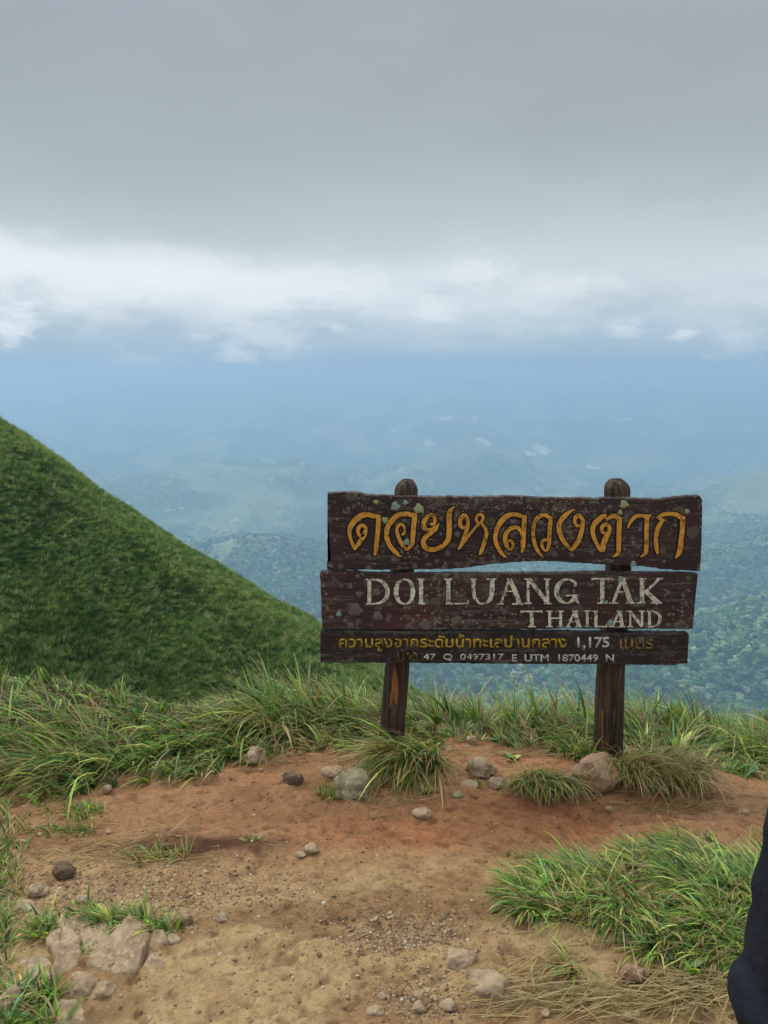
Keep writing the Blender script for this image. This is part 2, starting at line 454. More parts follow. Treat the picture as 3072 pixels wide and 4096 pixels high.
def mat_letter(name, c, worn, wear=.5, scale=60):
    m, nt, out = new_mat(name)
    P = objc(nt)
    g = noise(nt, scalev(nt, P, (8, 8, 60)), 1.0, 5, .7, .5)
    n = noise(nt, P, scale, 6, .75)
    n2 = noise(nt, P, 12, 3)
    col = mixc(nt, sstep(nt, n2, .3, .7), c, tuple(x*.72 for x in c))
    col = mixc(nt, sstep(nt, n, .46+.22*(1-wear), .62+.22*(1-wear)), col, worn)
    col = mixc(nt, sstep(nt, g, .60, .72, 0, .7), col, worn)
    crk = voro(nt, scalev(nt, P, (1, 1, .5)), 120.0, feature='DISTANCE_TO_EDGE')
    col = mixc(nt, sstep(nt, crk, .05, .0, 0, .45), col, worn)
    pbsdf(nt, out, col, .8, bumpn(nt, n, .0015, .7), .2)
    return m

def mat_faded(name, c, bare, keep):
    m, nt, out = new_mat(name)
    P = objc(nt)
    n = noise(nt, scalev(nt, P, (1, 1, .55)), 85, 5, .75)
    n2 = noise(nt, P, 4.5, 3)
    f = mth(nt, 'ADD', n, mth(nt, 'MULTIPLY', mth(nt, 'SUBTRACT', n2, .5), .75))
    col = mixc(nt, sstep(nt, f, keep-.06, keep+.05), c, bare)
    pbsdf(nt, out, col, .8, bumpn(nt, n, .001, .6), .2)
    return m

def mat_grit():
    m, nt, out = new_mat('grit_stone')
    r = nd(nt, 'ShaderNodeObjectInfo').outputs['Random']
    col = ramp(nt, r, [(0,(.16,.095,.055)), (.3,(.27,.17,.10)), (.65,(.38,.27,.165)), (.9,(.46,.35,.23)), (1,(.52,.44,.32))])
    n = noise(nt, geop(nt), 180, 4)
    col = mixc(nt, sstep(nt, n, .4, .6, 0, .5), col, mixc(nt, 1, col, (.65,.6,.55), 'MULTIPLY'))
    pbsdf(nt, out, col, .9, bumpn(nt, n, .0012, .8), .2)
    return m

def mat_post():
    m, nt, out = new_mat('weathered_post_wood')
    P = objc(nt)
    g = noise(nt, scalev(nt, P, (60, 60, 3.2)), 1.0, 6, .65, .6)
    g2 = noise(nt, scalev(nt, P, (150, 150, 8)), 1.0, 4, .6)
    g3 = noise(nt, scalev(nt, P, (26, 26, 2.6)), 1.0, 4, .6, 1.0)
    col = mixc(nt, sstep(nt, g, .36, .64), (.016,.010,.008), (.095,.056,.034))
    col = mixc(nt, sstep(nt, g2, .56, .72, 0, .55), col, (.13,.085,.055))
    sz = nd(nt, 'ShaderNodeSeparateXYZ', {0: P}).outputs
    low = sstep(nt, sz[2], .60, .30)
    col = mixc(nt, mth(nt, 'MULTIPLY', sstep(nt, g3, .58, .66), mth(nt, 'MULTIPLY', low, .85)), col, (.36,.13,.035))
    top = sstep(nt, sz[2], .95, 1.05)
    ln = sstep(nt, noise(nt, P, 55, 5, .7), .52, .66)
    col = mixc(nt, mth(nt, 'MULTIPLY', mth(nt, 'MULTIPLY', ln, top), .7), col, (.13,.15,.07))
    foot_dark = sstep(nt, sz[2], .30, .02, 0, .45)  # post colour darkens towards the foot
    col = mixc(nt, foot_dark, col, (.012,.008,.006))
    h = mth(nt, 'ADD', g, mth(nt, 'MULTIPLY', g2, .4))
    pbsdf(nt, out, col, .8, bumpn(nt, h, .008, 1.0), .3)
    return m

def mat_simple(name, c, rough=.8, nscale=40, amt=.3, bump=.002, spec=.3):
    m, nt, out = new_mat(name)
    P = objc(nt)
    n = noise(nt, P, nscale, 5, .6)
    col = mixc(nt, n, tuple(x*(1-amt) for x in c), tuple(x*(1+amt) for x in c))
    pbsdf(nt, out, col, rough, bumpn(nt, n, bump, .7), spec)
    return m

M = dict(
    ground=mat_ground(), blade=mat_blade('grass_blades'), tuft=mat_tuft('hill_tufts'), hill=mat_hill(),
    crown=mat_crown(), terrain=mat_terrain(),
    b1=mat_board('dark_painted_board', (.056,.024,.024), (.030,.016,.015), .95),
    b2=mat_board('maroon_painted_board', (.072,.026,.025), (.038,.019,.018), 1.1),
    b3=mat_board('black_brown_board', (.030,.018,.016), (.018,.012,.011), .35),
    orange=mat_letter('orange_letter_paint', (.72,.34,.048), (.11,.05,.022), .85),
    cream=mat_letter('cream_letter_paint', (.74,.70,.53), (.10,.078,.055), 1.0, 75),
    black=mat_simple('black_outline_paint', (.006,.005,.006), .8),
    yellow=mat_faded('faded_yellow_paint', (.42,.27,.02), (.022,.014,.010), .62),
    white=mat_faded('faded_white_paint', (.50,.48,.42), (.022,.014,.010), .66),
    yellow2=mat_faded('nearly_gone_yellow_paint', (.26,.16,.035), (.018,.012,.009), .54),
    post=mat_post(),
    rock=mat_rock('pale_stone', (.38,.27,.16), (.25,.17,.10), (.52,.41,.26), .1),
    rock_b=mat_rock('brown_stone', (.36,.22,.13), (.22,.13,.078), (.52,.38,.25), .0, 3.0),
    rock_g=mat_rock('lichened_stone', (.32,.265,.155), (.17,.14,.082), (.45,.38,.24), .6, 5.0),
    rock_d=mat_rock('dark_soil_stone', (.13,.084,.050), (.085,.055,.033), (.22,.15,.095), .0, 8.0),
    gritr=mat_grit(),
    slab=mat_rock('bedrock', (.38,.27,.165), (.25,.17,.10), (.46,.35,.22), .0, 11.0),
)

# ------------------------------------------------------------------ ground height
BUMPS = []      # (x, y, rx, ry, h)
def bump(px, py, wx, wy, h):
    c = G(px, py); BUMPS.append((c[0], c[1], wx, wy, h))
for a in ((700,3345,.10,.05,.030), (560,3370,.07,.035,.018), (1160,3140,.05,.03,.022), (1000,3390,.11,.04,.022), (930,3330,.05,.03,.014),
          (1600,3070,.16,.10,.035), (2170,3130,.13,.08,.030), (2620,3110,.18,.11,.035), (1400,3600,.30,.05,.018), (1290,3800,.07,.04,.022),
          (1850,3880,.10,.07,.030), (2450,3650,.34,.24,.045), (2950,3620,.25,.28,.030), (1650,3700,.10,.05,-.020), (1330,3670,.09,.03,-.014), (1750,3740,.10,.03,-.016),
          (1350,3740,.12,.025,-.016), (430,3820,.26,.12,.030), (450,3990,.16,.06,.020), (2080,3340,.3,.07,-.014), (1500,3320,.3,.07,-.014),
          (2800,3290,.16,.04,.018), (150,3650,.16,.09,.022), (1800,3150,.10,.018,.016), (1730,3250,.07,.02,.014),(1450,3130,.1,.05,.012)):
    bump(*a)

def edgeY(x):
    return 3.22 + .10*vn2(x*1.3, x*0+3.0, 5) + np.where(x < -.2, .10, 0)*np.clip((-.2-x)/.5, 0, 1)

def gz(x, y):
    x = np.asarray(x, float); y = np.asarray(y, float)
    z = .026*fbm(x*1.1, y*1.3, 3, 2) + .008*fbm(x*5+3, y*6, 5, 21, .6)
    r = 1-np.abs(fbm(x*3.2+.3*y, y*5.5, 4, 55))*2.2
    z = z + .010*np.clip(r, 0, 1)**2
    z = z + .0050*fbm(x*24, y*34, 4, 71, .6)
    pit = fbm(x*15, y*20, 3, 91)
    fore = np.clip((2.35-y)/.3, 0, 1)
    z = z - (.010+.004*fore)*np.clip(pit-.34, 0, 1)*2.4
    # flat-topped hard crust with sharp little ledges toward the viewer
    led = fbm(x*2.3+7, y*4.6, 5, 133)
    z = z + (.004+.008*fore)*(1/(1+np.exp(-(led-.08)*42))) + .003*fore*(1/(1+np.exp(-(fbm(x*6+1, y*9, 4, 166)-.12)*30)))
    for (bx, by, wx, wy, h) in BUMPS:
        z = z + h*np.exp(-((x-bx)/wx)**2-((y-by)/wy)**2)
    # rim mound that carries the grass, higher to the left
    lm = np.clip((-.55-x)/.9, 0, 1)
    z = z + .15*lm*np.clip((y-2.66)/.42, 0, 1)**1.2 + .05*np.clip((-.05-x)/.4, 0, 1)*np.clip((y-2.95)/.3, 0, 1)
    z = z - .022
    ey = edgeY(x)
    over = np.clip(y-ey, 0, None)
    z = z - .78*(np.sqrt(over**2+.03**2)-.03)
    ox = np.clip(np.abs(x)-9.0, 0, None); z = z - .5*ox
    return z

def axis(lo, flo, fhi, hi, step, grow=1.13):
    c = list(np.arange(flo, fhi+1e-9, step)); s = step; v = flo
    while v > lo: s *= grow; v -= s; c.insert(0, v)
    s = step; v = c[-1]
    while v < hi: s *= grow; v += s; c.append(v)
    return np.array(c)

gx = axis(-14, -1.75, 1.75, 14, .0078); gy = axis(-10, 1.45, 3.35, 12, .0078)
X, Y = np.meshgrid(gx, gy, indexing='ij')
Z = gz(X, Y)
pale = np.array(s2l(192,163,116)); red = np.array(s2l(186,120,80)); brown = np.array(s2l(146,108,74)); tan_ = np.array(s2l(160,120,82)); deep = np.array(s2l(96,66,44))
n_a = fbm(X*1.7, Y*2.6, 4, 301); n_b = fbm(X*4.5, Y*7, 4, 333); n_c = fbm(X*2.6+4, Y*5, 4, 377)
yb = Y + .26*n_a + .14*n_b
far = 1/(1+np.exp(-(yb-2.34)*7.5))            # reddish basin before the sign, paler crust nearer the viewer
C = pale*(1-far[..., None]) + np.array(s2l(176,130,92))*far[..., None]
def blob(px, py, wx, wy):
    c = G(px, py); return np.exp(-(((X-c[0])/wx)**2+((Y-c[1])/wy)**2)*(1+.5*n_b))
def lay(C, m, col): m = np.clip(m, 0, 1)[..., None]; return C*(1-m)+col*m
C = lay(C, (blob(2250,3270,.62,.16)*1.0+blob(1500,3310,.30,.12)*.7)*(.75+.5*n_b), red)
C = lay(C, blob(2150,3220,.25,.05)*.7*(.7+n_b), np.array(s2l(196,104,64)))
C = lay(C, blob(1350,3250,.30,.09)*.55, brown)
C = lay(C, blob(500,3250,.45,.13)*.6, tan_)
C = lay(C, blob(2980,3200,.35,.12)*.8, np.array(s2l(186,150,112)))
C = lay(C, (blob(650,3370,.26,.05)+blob(950,3370,.22,.05))*.85, deep)
C = lay(C, blob(1750,3640,.4,.10)*.55, np.array(s2l(146,112,76)))
C = lay(C, blob(700,3500,.6,.06)*.6*(.6+n_b), np.array(s2l(150,104,76)))
C = lay(C, np.clip((n_c-.12)*2.2, 0, .55), brown*.95)
C = lay(C, np.clip((n_b-.25)*2.5, 0, .45), tan_*1.1)
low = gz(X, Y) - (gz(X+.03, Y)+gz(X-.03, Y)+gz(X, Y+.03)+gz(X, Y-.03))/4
C = lay(C, np.clip(-low*90, 0, .5), np.array(s2l(104,74,54)))      # soil colour turns darker brown in the hollows
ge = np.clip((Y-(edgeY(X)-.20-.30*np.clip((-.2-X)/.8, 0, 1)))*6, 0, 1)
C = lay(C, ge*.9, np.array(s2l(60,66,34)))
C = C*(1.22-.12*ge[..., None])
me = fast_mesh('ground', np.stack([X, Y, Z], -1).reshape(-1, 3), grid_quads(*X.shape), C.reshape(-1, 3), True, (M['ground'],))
ground = tag(link('ground', me), kind='structure', label='bare reddish and tan dirt of the summit, pitted and crusted')

# ------------------------------------------------------------------ terrain of the valley and mountains
def tz(x, y):
    d = np.hypot(x, y); a = np.arctan2(x, y)
    z0 = np.maximum(-(d-3.2)*.74-2.5, -540)
    k = 40.0; floor = -545.0
    z = np.maximum(-(d-3.2)*.74-2.5, floor)
    w = np.clip((d-650)/500, 0, 1)
    big = ridged(x/1900+3.1, y/2300+1.7, 5, 900)
    med = ridged(x/620+9.2, y/700, 5, 950)
    z = z + w*((110+150*np.clip((d-1800)/2000, 0, 1))*(big-.55) + (60+90*np.clip((d-1800)/2000, 0, 1))*(med-.5))
    # rise of the far mountains into the cloud
    rise = np.clip((d-4200)/8200, 0, 1)
    rise = rise*rise*(3-2*rise)
    mt = ridged(x/4200+.3, y/5200+8, 6, 1200)
    z = z + rise*(405 + 250*(mt-.6) + 25*np.sin(a*7+1))
    # left flank: spurs coming down from the upper left
    spl = np.clip((-a+.05)/.45, 0, 1)*np.clip((d-2200)/2600, 0, 1)*np.clip((9000-d)/3000, 0, 1)
    z = z + spl*150*(ridged((x+y*.35)/1500, (y-x*.2)/3500, 4, 1301)-.25)
    # wooded knoll close on the right
    kx, ky = 1450*sin(R(27)), 1450*cos(R(27))
    kn = np.exp(-(((x-kx)/330)**2+((y-ky)/230)**2))
    z = z + 115*kn
    kx, ky = 2600*sin(R(-9)), 2600*cos(R(-9))
    z = z + 70*np.exp(-(((x-kx)/420)**2+((y-ky)/330)**2))
    return np.minimum(z, -38.0 - 0*z)*(d > 300) + z*(d <= 300)

aa = np.concatenate([np.linspace(-78, -32, 60, endpoint=False), np.linspace(-32, 32, 600), np.linspace(32.4, 78, 60)])
dd = np.concatenate([np.geomspace(7.5, 880, 50, endpoint=False), np.geomspace(880, 26000, 330)])
A, D = np.meshgrid(R(1)*aa, dd, indexing='ij')
TX, TY = D*np.sin(A), D*np.cos(A)
TZ = tz(TX, TY)
me = fast_mesh('terrain', np.stack([TX, TY, TZ], -1).reshape(-1, 3), grid_quads(*TX.shape)[:, ::-1], None, True, (M['terrain'],))
tag(link('terrain', me), kind='structure', label='forested valley and mountains fading into blue haze')

# ------------------------------------------------------------------ the grassy hill
RIDGE = [(-3400,500),(-2400,700),(-1500,990),(-700,1330),(0,1694),(135,1779),(270,1880),(363,1947),(473,2015),(591,2099),(717,2184),(844,2251),(979,2336),(1097,2412),(1198,2462),(1283,2517),(1450,2620),(1600,2730),(1720,2815),(1850,2950),(2000,3150),(2200,3500)]
ra, rs = [], []
for px, py in RIDGE:
    u, y_, z_ = ray(px, py); ra.append(math.atan2(u, y_)); rs.append(z_/math.hypot(u, y_))
ra, rs = np.array(ra), np.array(rs)
def hill_D(a): return 58 - 62*(a-ra[4])*.32
def hill_z(a, d):
    D0 = hill_D(a); m = np.interp(a, ra, rs); zr = CAM_H + m*D0
    s = d-D0
    Rr = 16.0
    q = np.where(s < 0, np.clip(-s, 0, (.72-m)*Rr), np.clip(s, 0, (1.1+m)*Rr))
    z = zr + m*np.sign(s)*q - q*q/(2*Rr)
    ext = np.where(s < 0, -s-q, s-q)
    z = z - ext*np.where(s < 0, .72, 1.1)
    x, y = d*np.sin(a), d*np.cos(a)
    return z + np.clip(-s/10, 0, 1)*(.9*fbm(x/9, y/9, 4, 41)+.5*fbm(x/3, y/3, 3, 45)) + .12*fbm(x/1.5, y/1.5, 2, 47)
ha = np.arange(-62, 9.0, .14)*R(1)
hs = np.arange(-46, 34, .55)
HA, HS = np.meshgrid(ha, hs, indexing='ij'); HD = np.maximum(hill_D(HA)+HS, 6.0)
HZ = hill_z(HA, HD)
me = fast_mesh('hill', np.stack([HD*np.sin(HA), HD*np.cos(HA), HZ], -1).reshape(-1, 3), grid_quads(*HA.shape)[:, ::-1], None, True, (M['hill'],))
tag(link('hill', me), kind='structure', label='steep green grass-covered spur sloping down behind the sign')

# ------------------------------------------------------------------ instanced cover
def blades(base, L, W, azm, tilt, bend, col, seg=4, twist=0.0, tipc=None):
    """strips for N grass blades; returns verts, quads, colours"""
    n = len(base)
    dirx, diry = np.cos(azm), np.sin(azm)
    ta = azm + pi/2 + twist
    sx, sy = np.cos(ta), np.sin(ta)
    P = np.array(base, float).copy()
    V = np.zeros((n, seg+1, 2, 3)); Cc = np.zeros((n, seg+1, 2, 3))
    for j in range(seg+1):
        t = j/seg
        w = W*(.55+.45*min(1, t*4))*(1-t**2.2)*.5 + .0002
        V[:, j, 0] = P - np.stack([sx*w, sy*w, 0*w], 1)
        V[:, j, 1] = P + np.stack([sx*w, sy*w, 0*w], 1)
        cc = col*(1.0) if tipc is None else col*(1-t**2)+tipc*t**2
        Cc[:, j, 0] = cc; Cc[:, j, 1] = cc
        th = tilt + bend*((t+.5/seg)**1.3)
        st = L/seg
        P = P + np.stack([np.sin(th)*dirx*st, np.sin(th)*diry*st, np.cos(th)*st], 1)
    idx = np.arange(n)[:, None]*(2*(seg+1)) + 2*np.arange(seg)[None, :]
    idx = idx.ravel()
    Q = np.stack([idx, idx+1, idx+3, idx+2], 1)
    return V.reshape(-1, 3), Q, Cc.reshape(-1, 3)

def gn_instances(name, pts, scl, rot, pick, sources, mat_unused=None):
    srcs = bpy.data.collections.new(name+'_kinds')
    for s in sources: srcs.objects.link(s)
    me = bpy.data.meshes.new(name); me.vertices.add(len(pts)); me.vertices.foreach_set('co', np.asarray(pts, np.float32).ravel())
    for an, arr in (('scl', scl), ('rz', rot)):
        at = me.attributes.new(an, 'FLOAT', 'POINT'); at.data.foreach_set('value', np.asarray(arr, np.float32))
    at = me.attributes.new('pick', 'INT', 'POINT'); at.data.foreach_set('value', np.asarray(pick, np.int32))
    o = link(name, me)
    ng = bpy.data.node_groups.new(name+'_nodes', 'GeometryNodeTree')
    ng.interface.new_socket('Geometry', in_out='INPUT', socket_type='NodeSocketGeometry')
    ng.interface.new_socket('Geometry', in_out='OUTPUT', socket_type='NodeSocketGeometry')
    gi = ng.nodes.new('NodeGroupInput'); go = ng.nodes.new('NodeGroupOutput')
    def attr(n_, t):
        a = ng.nodes.new('GeometryNodeInputNamedAttribute'); a.data_type = t; a.inputs[0].default_value = n_; return a.outputs[0]
    ci = ng.nodes.new('GeometryNodeCollectionInfo'); ci.inputs[0].default_value = srcs; ci.inputs[1].default_value = True; ci.inputs[2].default_value = True
    iop = ng.nodes.new('GeometryNodeInstanceOnPoints')
    cx = ng.nodes.new('ShaderNodeCombineXYZ'); ng.links.new(attr('rz', 'FLOAT'), cx.inputs[2])
    er = ng.nodes.new('FunctionNodeEulerToRotation'); ng.links.new(cx.outputs[0], er.inputs[0])
    ng.links.new(gi.outputs[0], iop.inputs['Points']); ng.links.new(ci.outputs[0], iop.inputs['Instance'])
    iop.inputs['Pick Instance'].default_value = True
    ng.links.new(attr('pick', 'INT'), iop.inputs['Instance Index'])
    ng.links.new(er.outputs[0], iop.inputs['Rotation']); ng.links.new(attr('scl', 'FLOAT'), iop.inputs['Scale'])
    ng.links.new(iop.outputs[0], go.inputs[0])
    md = o.modifiers.new('scatter', 'NODES'); md.node_group = ng
    return o

def tuft_mesh(name, nb, rad, L, W, mat, seed, lean=0.0, leafy=False):
    r = np.random.default_rng(seed)
    a = r.uniform(0, 2*pi, nb); q = rad*np.sqrt(r.uniform(0, 1, nb))
    base = np.stack([q*np.cos(a), q*np.sin(a), np.full(nb, -.05*L)], 1)
    azm = a + r.normal(0, .5, nb)
    azm = np.where(r.uniform(0, 1, nb) < lean, r.normal(pi, .5, nb), azm)
    LL = L*r.uniform(.55, 1.15, nb)
    shade = r.uniform(.7, 1.3, nb)
    col = np.stack([shade*r.uniform(.9,1.2,nb), shade, shade*r.uniform(.8,1.1,nb)], 1)
    V, Q, C_ = blades(base, LL, W*r.uniform(.6, 1.4, nb), azm, r.uniform(.05, .5, nb), r.uniform(.4, 1.6, nb), col, 3, r.normal(0, .6, nb))
    return bpy.data.objects.new(name, fast_mesh(name, V, Q, C_, False, (mat,)))

tk = [tuft_mesh('hill_tuft', 46, .22, .55, .035, M['tuft'], 1, .5), tuft_mesh('hill_tuft', 40, .28, .45, .045, M['tuft'], 2, .5),
      tuft_mesh('hill_tuft', 52, .20, .70, .030, M['tuft'], 3, .6), tuft_mesh('hill_tuft', 44, .34, .50, .075, M['tuft'], 4, .1)]
NT = 85000
ta_ = rng.uniform(R(-42), R(8.5), NT*2); D0 = hill_D(ta_)
ts = rng.uniform(-34, 3.0, NT*2)
keep = rng.uniform(0, 1, NT*2) < (D0+ts)/66.0
ta_, ts, D0 = ta_[keep][:NT], ts[keep][:NT], D0[keep][:NT]
td = np.maximum(D0+ts, 6); tzv = hill_z(ta_, td)
px_, py_ = td*np.sin(ta_), td*np.cos(ta_)
sz_ = rng.uniform(.25, .72, len(px_))*(1+.35*np.clip(fbm(px_/4, py_/4, 3, 77)*1.6, -.5, 1))
pk = np.where(rng.uniform(0, 1, len(px_)) < .18+.5*(fbm(px_/5, py_/5, 2, 99) > .25), 3, rng.integers(0, 3, len(px_)))
hg = gn_instances('hillside_grass', np.stack([px_, py_, tzv], 1), sz_, rng.normal(0, .5, len(px_)), pk, tk)
tag(hg, 'thick green grass and low scrub covering the steep spur', 'grass', kind='stuff')

def crown_mesh(name, seed, sub=2):
    bm = bmesh.new(); bmesh.ops.create_icosphere(bm, subdivisions=sub+1, radius=1)
    r = random.Random(seed)
    V = np.array([v.co[:] for v in bm.verts])
    f = 1 + .30*vn(V[:,0]*2.1+seed, V[:,1]*2.1, V[:,2]*2.1, seed) + .34*vn(V[:,0]*4.2+seed, V[:,1]*4.2, V[:,2]*4.2, seed+5) + .16*vn(V[:,0]*10+seed, V[:,1]*10, V[:,2]*10, seed+6)
    V = V*f[:, None]; V[:, 2] *= .85 if seed % 2 else 1.1
    for v, c in zip(bm.verts, V): v.co = c
    me = bpy.data.meshes.new(name); bm.to_mesh(me); bm.free(); me.materials.append(M['crown'])
    return bpy.data.objects.new(name, me)
ck = [crown_mesh('crown', s) for s in (1, 2, 3, 4)]
NF = 100000
fa = rng.uniform(R(-34), R(34), NF*2)
fd = np.sqrt(rng.uniform(0, 1, NF*2)*(3300**2-820**2)+820**2)
keep = rng.uniform(0, 1, NF*2) < np.clip(1.15-(fd-820)/2700, .12, 1)
fa, fd = fa[keep][:NF], fd[keep][:NF]
fx, fy = fd*np.sin(fa), fd*np.cos(fa)
dens = fbm(fx/160, fy/160, 4, 500)
k2 = dens > -.38
fx, fy, fd = fx[k2], fy[k2], fd[k2]
fz = tz(fx, fy)
fs = rng.gamma(5, 1.02, len(fx))*(1+.35*fbm(fx/90, fy/90, 3, 520))*(1.12-.22*(fd/1500))
fs = np.clip(fs, 2.0, 10)*np.clip(1.5-fd/3000, .6, 1)
wd = gn_instances('distant_forest', np.stack([fx, fy, fz+fs*.35], 1), fs, rng.uniform(0, 6.28, len(fx)), rng.integers(0, 4, len(fx)), ck)
tag(wd, 'far-off forest of countless round tree crowns filling the valley', 'forest', kind='stuff')

# ------------------------------------------------------------------ haze
bmh = bmesh.new(); bmesh.ops.create_cube(bmh, size=1)
HB = (-30000, 30000, -9000, 30000, -760, 60)
for v in bmh.verts:
    v.co = (HB[0] if v.co.x < 0 else HB[1], HB[2] if v.co.y < 0 else HB[3], HB[4] if v.co.z < 0 else HB[5])
mh = bpy.data.meshes.new('haze'); bmh.to_mesh(mh); bmh.free()
hm, nt, out = new_mat('haze_air')
HAZE_D = 3.3e-4
pvn = nd(nt, 'ShaderNodeVolumePrincipled', {'Color': (.53,.72,.945), 'Density': HAZE_D, 'Anisotropy': 0.35})
nt.links.new(pvn.outputs[0], out.inputs['Volume'])
hm.volume_intersection_method if hasattr(hm, 'volume_intersection_method') else None
mh.materials.append(hm)
tag(link('haze', mh), 'pale blue haze filling the valley air', kind='stuff')

# ------------------------------------------------------------------ sign
YS = 2.85
sign = empty('summit_sign', (PV(2010, 3040, 2.9)[0], 2.92, 0))
tag(sign, 'brown wooden summit sign with three boards of Thai and English lettering on two posts', 'sign')
SL = np.array(sign.location)
r1 = lambda p: (1250+p[0]/2.074, 1880+p[1]/2.074)
r2 = lambda p: (2000+p[0]/1.952, 1880+p[1]/1.952)

def signpt(px, py, Y=YS):
    x, z = PV(px, py, Y); return np.array((x-SL[0], Y-SL[1], z))

def board(name, top, bottom, mat, label, seed, thick=.034, shift=0.0):
    """top edge given left to right, then the right/bottom edge back to the left, in photo pixels"""
    pts = [(x, y+3.0) for x, y in top] + list(bottom)
    out_ = []
    r = random.Random(seed)
    n = len(pts)
    for i in range(n):
        a, b = pts[i], pts[(i+1) % n]
        L = math.hypot(b[0]-a[0], b[1]-a[1]); k = max(1, int(L/14))
        for j in range(k):
            t = j/k
            jx, jy = (r.gauss(0, .7), r.gauss(0, 1.1)) if j else (0, 0)
            out_.append((a[0]+(b[0]-a[0])*t+jx, a[1]+(b[1]-a[1])*t+jy))
    P = np.array([signpt(x, y) for x, y in out_])
    n = len(P)
    # bevel ring: pull inwards along the polygon normal
    prv, nxt = np.roll(P, 1, 0), np.roll(P, -1, 0)
    tx, tz_ = nxt[:, 0]-prv[:, 0], nxt[:, 2]-prv[:, 2]; l = np.hypot(tx, tz_)+1e-9
    nx, nz = tz_/l, -tx/l          # clockwise outline: inward on the right-hand side
    cx, cz = P[:, 0].mean(), P[:, 2].mean()
    sgn = np.sign(np.sum(nx*(cx-P[:, 0])+nz*(cz-P[:, 2])))
    inn = P.copy(); inn[:, 0] += sgn*nx*.0022; inn[:, 2] += sgn*nz*.0022
    f0 = inn + np.array((0, 0, 0)); f1 = P+np.array((0, .003, 0)); b1 = P+np.array((0, thick-.003, 0)); b0 = inn+np.array((0, thick, 0))
    V = np.concatenate([f0, f1, b1, b0])
    bm = bmesh.new(); vs = [bm.verts.new(v) for v in V]
    for k in range(3):
        for i in range(n):
            j = (i+1) % n
            bm.faces.new((vs[k*n+i], vs[k*n+j], vs[(k+1)*n+j], vs[(k+1)*n+i]))
    ff = bm.faces.new([vs[i] for i in range(n)]); bf = bm.faces.new([vs[3*n+i] for i in reversed(range(n))])
    bmesh.ops.triangulate(bm, faces=[ff, bf])
    bmesh.ops.recalc_face_normals(bm, faces=bm.faces)
    me = bpy.data.meshes.new(name); bm.to_mesh(me); bm.free(); me.materials.append(mat)
    o = link(name, me, sign); o['label'] = label
    return o

B1t = [r1(p) for p in ((124,190),(130,183),(350,180),(400,186),(450,200),(600,205),(700,213),(860,212),(1000,218),(1170,215),(1250,220),(1450,215))] + \
      [r2(p) for p in ((0,202),(60,197),(140,200),(350,212),(500,215),(620,212),(750,220),(820,212),(1000,213),(1130,222),(1230,225),(1330,215),(1470,197),(1560,195),(1580,225))]
B1b = [r2(p) for p in ((1582,300),(1575,600),(1565,785),(1555,790),(1450,785),(1250,775),(1150,758),(1000,745),(850,740),(650,730),(500,718),(300,712),(100,722),(0,732))] + \
      [r1(p) for p in ((1450,785),(1250,815),(1050,822),(900,825),(700,830),(400,828),(200,832),(122,830),(118,765),(125,755),(150,752),(148,735),(125,710),(122,400))]
B2t = [r1(p) for p in ((63,850),(72,840),(300,842),(450,850),(650,853),(1000,855),(1400,853))] + [r2(p) for p in ((0,805),(300,800),(560,800),(640,795),(800,795),(1000,798),(1300,800),(1500,803),(1548,808))]
B2b = [r2(p) for p in ((1540,850),(1525,1050),(1507,1243),(1400,1243),(1200,1240),(900,1243),(700,1243),(600,1236),(500,1234),(380,1243),(0,1250))] + [r1(p) for p in ((1000,1325),(700,1325),(400,1322),(80,1320),(72,1100))]
B3t = [r1(p) for p in ((66,1328),(400,1330),(1400,1333))] + [r2(p) for p in ((0,1258),(400,1260),(1000,1268),(1470,1270),(1478,1275))]
B3b = [r2(p) for p in ((1475,1350),(1466,1513),(1380,1517),(1378,1527),(1300,1525),(800,1518),(0,1515))] + [r1(p) for p in ((800,1602),(300,1600),(66,1596),(65,1450))]
bd1 = board('board', B1t, B1b, M['b1'], 'uppermost dark board with large orange Thai letters and ragged edges', 1)
bd2 = board('board', B2t, B2b, M['b2'], 'middle maroon board reading DOI LUANG TAK THAILAND in cream', 2)
bd3 = board('board', B3t, B3b, M['b3'], 'lowest and narrowest board with faded small writing', 3)

def crom(pts, step=5.0, closed=False):
    P = np.array(pts, float)
    if len(P) == 2:
        return np.array([P[0], P[1]])
    Q = np.vstack([P[-1:], P, P[:2]]) if closed else np.vstack([2*P[0]-P[1], P, 2*P[-1]-P[-2]])
    o = []
    m = len(P) if closed else len(P)-1
    for i in range(m):
        p0, p1, p2, p3 = Q[i], Q[i+1], Q[i+2], Q[i+3]
        k = max(2, int(np.hypot(*(p2-p1)[:2])/step))
        for j in range(k):
            t = j/k
            o.append(.5*((2*p1)+(-p0+p2)*t+(2*p0-5*p1+4*p2-p3)*t*t+(-p0+3*p1-3*p2+p3)*t**3))
    o.append(P[0] if closed else P[-1])
    return np.array(o)

